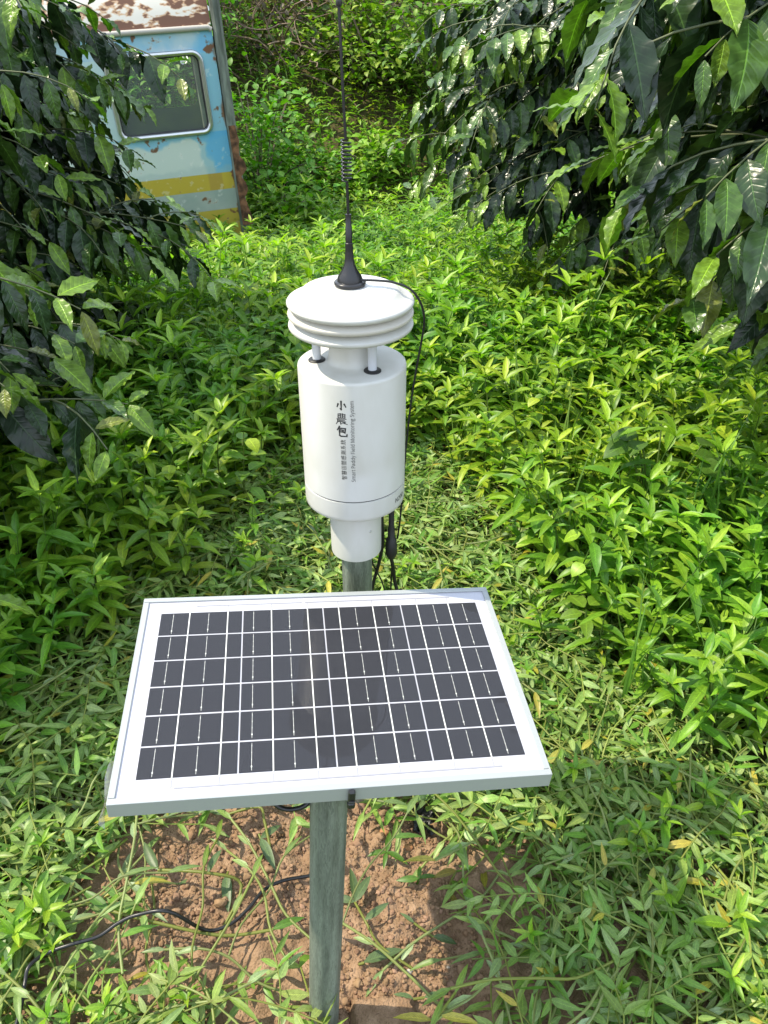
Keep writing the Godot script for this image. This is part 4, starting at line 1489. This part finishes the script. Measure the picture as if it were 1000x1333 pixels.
func build_cables() -> void:
	var c := thing("cable_connector", "black waterproof Y connector with thin cables hanging behind the sensor post", "cable", Vector3(0.0127, 0.6552, -1.0812))
	var mb := MB.new()
	mb.lathe([Vector2(0.0, -0.034), Vector2(0.006, -0.034), Vector2(0.0095, -0.026), Vector2(0.0102, -0.022), Vector2(0.0102, -0.004), Vector2(0.0092, -0.002), Vector2(0.0092, 0.006), Vector2(0.0062, 0.010), Vector2(0.0060, 0.030), Vector2(0.0048, 0.034), Vector2(0.0048, 0.07)], 24)
	part("plug", mb.done(), M.rubber, c)
	cable(c, "cable", [Vector3(0.0106, 0.6255, -1.0812), Vector3(0.0148, 0.6075, -1.0812), Vector3(0.0191, 0.5704, -1.0812), Vector3(0.0254, 0.5174, -1.0759), Vector3(0.0212, 0.3372, -1.0812), Vector3(0.0000, 0.1500, -1.0918), Vector3(-0.0318, 0.0300, -1.1024)], 0.0034)
	cable(c, "cable", [Vector3(0.0138, 0.6287, -1.0812), Vector3(0.0138, 0.6022, -1.0833), Vector3(0.0122, 0.5492, -1.0812), Vector3(0.0085, 0.4432, -1.0812), Vector3(-0.0053, 0.2000, -1.0918), Vector3(-0.0212, 0.0300, -1.1130)], 0.0016)
	cable(c, "cable", [Vector3(-0.0021, 0.7612, -1.0812), Vector3(-0.0032, 0.6997, -1.0812), Vector3(-0.0021, 0.6552, -1.0812), Vector3(-0.0095, 0.6075, -1.0791), Vector3(-0.0212, 0.5545, -1.0759), Vector3(-0.0318, 0.4432, -1.0770), Vector3(-0.0636, 0.2000, -1.1024), Vector3(-0.0954, 0.0300, -1.1130)], 0.0030)
	cable(c, "cable", [Vector3(-0.0233, 0.6181, -1.0791), Vector3(-0.0127, 0.5916, -1.0791), Vector3(-0.0011, 0.5598, -1.0770), Vector3(0.0064, 0.4962, -1.0759), Vector3(0.0000, 0.2312, -1.0918), Vector3(-0.0424, 0.0300, -1.1236)], 0.0014)
	var l := thing("panel_lead", "black lead looping just below the near edge of the solar panel", "cable", Vector3(-0.12, 0.58, -0.62))
	cable(l, "cable", [Vector3(-0.165, 0.632, -0.68), Vector3(-0.155, 0.60, -0.63), Vector3(-0.139, 0.577, -0.615), Vector3(-0.118, 0.568, -0.615), Vector3(-0.096, 0.579, -0.62), Vector3(-0.085, 0.60, -0.655), Vector3(-0.08, 0.625, -0.68)], 0.0033)
	var path := CABLE
	var pts := []
	for k in path.size():
		var f := smoothstep(0.0, 4.0, float(k)) * 0.085
		pts.append(Vector3(path[k][0], maxf(soil_height(path[k][0], path[k][1]), ground(path[k][0], path[k][1])) + 0.006 + f * (1.0 if k > 6 else 0.4), path[k][1]))
	var g := thing("ground_cable", "black cable winding over the soil and cut weeds left of the panel post", "cable", Vector3(-0.35, 0.0, -0.73))
	cable(g, "cable", pts, 0.0034)

# ---------------------------------------------------------------- things lying about
func cut_stem(label: String, pts: Array, leaves: Array, tone: Color, stem: Color, r := 0.0024) -> void:
	# pts: x, z, height above soil; leaves: [which point, angle, length, tilt]
	var at := Vector3(pts[0][0], maxf(soil_height(pts[0][0], pts[0][1]), ground(pts[0][0], pts[0][1])), pts[0][1])
	var t := thing("cut_stem", label, "cut weed", at, "cut weeds lying on the bare soil")
	var line := []
	for p in pts:
		line.append(Vector3(p[0], maxf(soil_height(p[0], p[1]), ground(p[0], p[1])) + p[2], p[1]) - at)
	var mb := MB.new()
	if line.size() > 1:
		mb.tube(smooth_path(line, 5), [r], 7, stem)
		part("stem", mb.done(), M.weed, t)
	for e in leaves:
		mb = MB.new()
		var a := deg_to_rad(e[1])
		var g := R(0.85, 1.15)
		mb.blade(line[e[0]] + Vector3(0, 0.002, 0), Vector3(cos(a), e[3], -sin(a)).normalized(), Vector3(R(-0.4, 0.4), 1, R(-0.4, 0.4)).normalized(), e[2], e[2] * R(0.24, 0.32), R(0.15, 0.6), R(0.2, 0.7), tone * g, 6)
		part("leaf", mb.done(), M.weed, t)

func build_litter() -> void:
	rng.seed = 31
	var pale := Color(0.20, 0.31, 0.13)
	var fresh := Color(0.14, 0.31, 0.04)
	var ys := Color(0.42, 0.46, 0.10)
	cut_stem("long yellowish stem with a leafy tuft at its top, right of the panel post", [[-0.055, -0.80, 0.016], [-0.035, -0.76, 0.02], [-0.008, -0.72, 0.014], [0.05, -0.688, 0.008]], [[0, 95, 0.07, 0.2], [0, 60, 0.06, 0.3], [0, 170, 0.055, 0.2], [1, 30, 0.055, 0.3]], pale, ys)
	cut_stem("single grey green folded leaf lying below the long stem right of the panel post", [[-0.045, -0.69, 0.008], [-0.035, -0.692, 0.010]], [[1, 20, 0.075, 0.1]], pale, ys)
	cut_stem("short cut sprig of two grey leaves on the soil right of centre", [[0.055, -0.76, 0.01], [0.09, -0.742, 0.012]], [[0, 150, 0.03, 0.3], [1, -10, 0.05, 0.0]], pale, ys)
	cut_stem("small crumpled grey leaf beside the spade cut at the bottom of the soil", [[0.05, -0.635, 0.008], [0.07, -0.638, 0.012]], [[0, 170, 0.035, 0.4], [1, 10, 0.04, 0.1]], pale, ys)
	cut_stem("small green seedling sprouting behind the panel post", [[0.0, -0.905, 0.004], [0.005, -0.90, 0.03]], [[1, 80, 0.045, 0.2], [1, 190, 0.04, 0.3], [1, -30, 0.05, 0.1], [1, -100, 0.035, 0.2]], fresh, fresh)
	cut_stem("seedling with two broad green leaves in the middle of the bare soil", [[0.065, -0.845, 0.004], [0.067, -0.842, 0.025]], [[1, 10, 0.04, 0.1], [1, 185, 0.045, 0.1], [1, 80, 0.03, 0.2]], fresh, fresh)
	cut_stem("yellowing withered sprig at the right rim of the bare soil", [[0.14, -0.86, 0.02], [0.125, -0.825, 0.012], [0.15, -0.78, 0.01]], [[0, 200, 0.05, 0.2], [1, -60, 0.045, 0.1], [2, -30, 0.06, 0.1]], Color(0.45, 0.36, 0.08), ys)
	cut_stem("bent yellow stem with a hook lying on the soil left of the panel post", [[-0.33, -0.98, 0.02], [-0.26, -0.985, 0.035], [-0.245, -0.96, 0.03], [-0.225, -0.90, 0.006]], [[0, 160, 0.06, 0.1]], pale, ys, 0.0028)
	cut_stem("pale leaf lying flat on the soil under the left half of the panel", [[-0.305, -0.86, 0.01], [-0.305, -0.85, 0.012]], [[1, -80, 0.07, 0.05]], pale, ys)
	cut_stem("broad grey green leaf on the soil above the ground cable", [[-0.255, -0.94, 0.012], [-0.25, -0.93, 0.014]], [[1, -60, 0.075, 0.05], [1, 40, 0.05, 0.1]], pale, ys)
	cut_stem("long straight yellow stem crossing the ground cable", [[-0.50, -0.76, 0.05], [-0.40, -0.735, 0.045], [-0.29, -0.725, 0.03], [-0.20, -0.735, 0.02]], [[0, 150, 0.07, 0.2], [3, 20, 0.06, 0.2]], fresh, ys, 0.003)
	cut_stem("stem with a fat bent tip over the soil left of the post", [[-0.43, -0.84, 0.05], [-0.33, -0.825, 0.05], [-0.27, -0.82, 0.03], [-0.30, -0.74, 0.008]], [[0, 130, 0.07, 0.2], [1, 70, 0.05, 0.3]], pale, ys, 0.003)
	cut_stem("yellow fallen leaf among trodden stems below the cable", [[-0.395, -0.655, 0.05], [-0.40, -0.65, 0.05]], [[1, 200, 0.035, 0.2]], Color(0.55, 0.45, 0.03), ys)
	cut_stem("yellow fallen leaf among the trodden weeds right of the panel", [[0.45, -1.06, 0.06], [0.452, -1.05, 0.06]], [[1, 60, 0.04, 0.2], [1, 200, 0.03, 0.1]], Color(0.62, 0.34, 0.03), ys)
	cut_stem("orange withered leaf among the trodden weeds at the right edge", [[0.60, -0.86, 0.06], [0.602, -0.85, 0.06]], [[1, 100, 0.04, 0.2], [1, 10, 0.03, 0.1]], Color(0.55, 0.33, 0.06), ys)
	# stones and the spade-cut slab of soil
	var spots := [[-0.0, -0.955, 0.009, "orange pebble on the soil just right of the panel post top", M.pebble], [0.05, -0.925, 0.008, "orange brown pebble in the soil near the small seedling", M.pebble], [0.045, -0.683, 0.005, "small pale pebble beside the tip of the long yellow stem", M.pale_pebble], [0.115, -0.70, 0.004, "tiny white pebble in the dug hollow of the soil", M.pale_pebble]]
	for k in spots.size():
		var s: Array = spots[k]
		var t := thing("pebble", s[3], "stone", Vector3(s[0], soil_height(s[0], s[1]) + s[2] * 0.1, s[1]), "pebbles in the soil")
		part("stone", lump(k * 5 + 60, 0.22, 9), s[4], t, Transform3D(Basis().scaled(Vector3(1.2, 0.7, 0.9) * s[2]), Vector3.ZERO))
	var slab := thing("soil_slab", "smooth flat slab of cut brown soil beside the foot of the panel post", "soil", Vector3(0.0, soil_height(0.0, -0.60) + 0.004, -0.60))
	var mb := MB.new()
	var pts := PackedVector3Array()
	for b in 19:
		for a in 23:
			var u := a / 22.0 * 2.0 - 1.0
			var v := b / 18.0 * 2.0 - 1.0
			var e := maxf(absf(u), absf(v))
			var r := 1.0 + 0.18 * noise.get_noise_2d(u * 60.0 + 70.0, v * 60.0)
			pts.append(Vector3(u * 0.058 * r, 0.020 - 0.032 * smoothstep(0.80, 1.0, e) + fine.get_noise_2d(u * 60.0, v * 60.0) * 0.003 - v * 0.004, v * 0.040 * r))
	mb.sheet(pts, 22, 18, Color.WHITE, mb_flip(pts, 23))
	part("slab", mb.done(), M.soil, slab)
	var scrap := thing("plastic_scrap", "crumpled scrap of black plastic film on the soil at the right rim under the panel", "plastic scrap", Vector3(0.085, soil_height(0.085, -0.985) + 0.004, -0.985))
	mb = MB.new()
	pts = PackedVector3Array()
	for b in 11:
		for a in 9:
			pts.append(Vector3((a - 4) * 0.0055 + 0.01 * noise.get_noise_2d(b * 30.0, a * 9.0), 0.012 + 0.03 * fine.get_noise_2d(a * 7.0, b * 7.0), (b - 5) * 0.006))
	mb.sheet(pts, 8, 10, Color.WHITE, mb_flip(pts, 9))
	part("film", mb.done(), M.black, scrap)
	# a leafy seedling with broad heart-shaped leaves in the shade under the right coffee tree
	var hl := thing("broadleaf_seedling", "pale green seedling with broad heart-shaped leaves in shade under the right coffee tree", "plant", Vector3(0.78, ground(0.78, -1.85), -1.85))
	var stem := MB.new()
	var tips := []
	for k in 11:
		var a := k * 2.4
		var tip := Vector3(cos(a) * R(0.04, 0.15), R(0.28, 0.45), sin(a) * R(0.03, 0.12))
		stem.tube(smooth_path([Vector3.ZERO, tip * 0.6 + Vector3(0, 0.05, 0), tip], 4), [0.0025], 5, Color(0.2, 0.32, 0.07), false)
		tips.append(tip)
	part("stems", stem.done(), M.weed, hl)
	for k in tips.size():
		mb = MB.new()
		var a := k * 2.4
		mb.blade(tips[k], Vector3(cos(a), -0.1, sin(a)).normalized(), Vector3(R(-0.3, 0.3), 1, R(-0.1, 0.5)).normalized(), R(0.06, 0.09), R(0.055, 0.075), 0.2, 0.5, Color(0.13, 0.27, 0.035), 7, 0.3)
		part("leaf", mb.done(), M.weed, hl)
	var yl := thing("broadleaf_weed", "low weed with broad yellowish leaves between trodden and standing weeds, right of the panel", "plant", Vector3(0.49, ground(0.49, -1.42), -1.42))
	for k in 5:
		mb = MB.new()
		var a := k * 1.3 + 0.4
		mb.blade(Vector3(cos(a) * 0.01, 0.16 + 0.01 * k, sin(a) * 0.01), Vector3(cos(a), 0.15, sin(a)).normalized(), Vector3.UP, R(0.05, 0.07), R(0.03, 0.042), 0.25, 0.6, Color(0.25, 0.42, 0.04), 6)
		part("leaf", mb.done(), M.weed, yl)
	mb = MB.new()
	mb.tube(PackedVector3Array([Vector3.ZERO, Vector3(0.005, 0.1, 0), Vector3(0, 0.19, 0)]), [0.0025], 5, Color(0.2, 0.32, 0.07), false)
	part("stem", mb.done(), M.weed, yl)
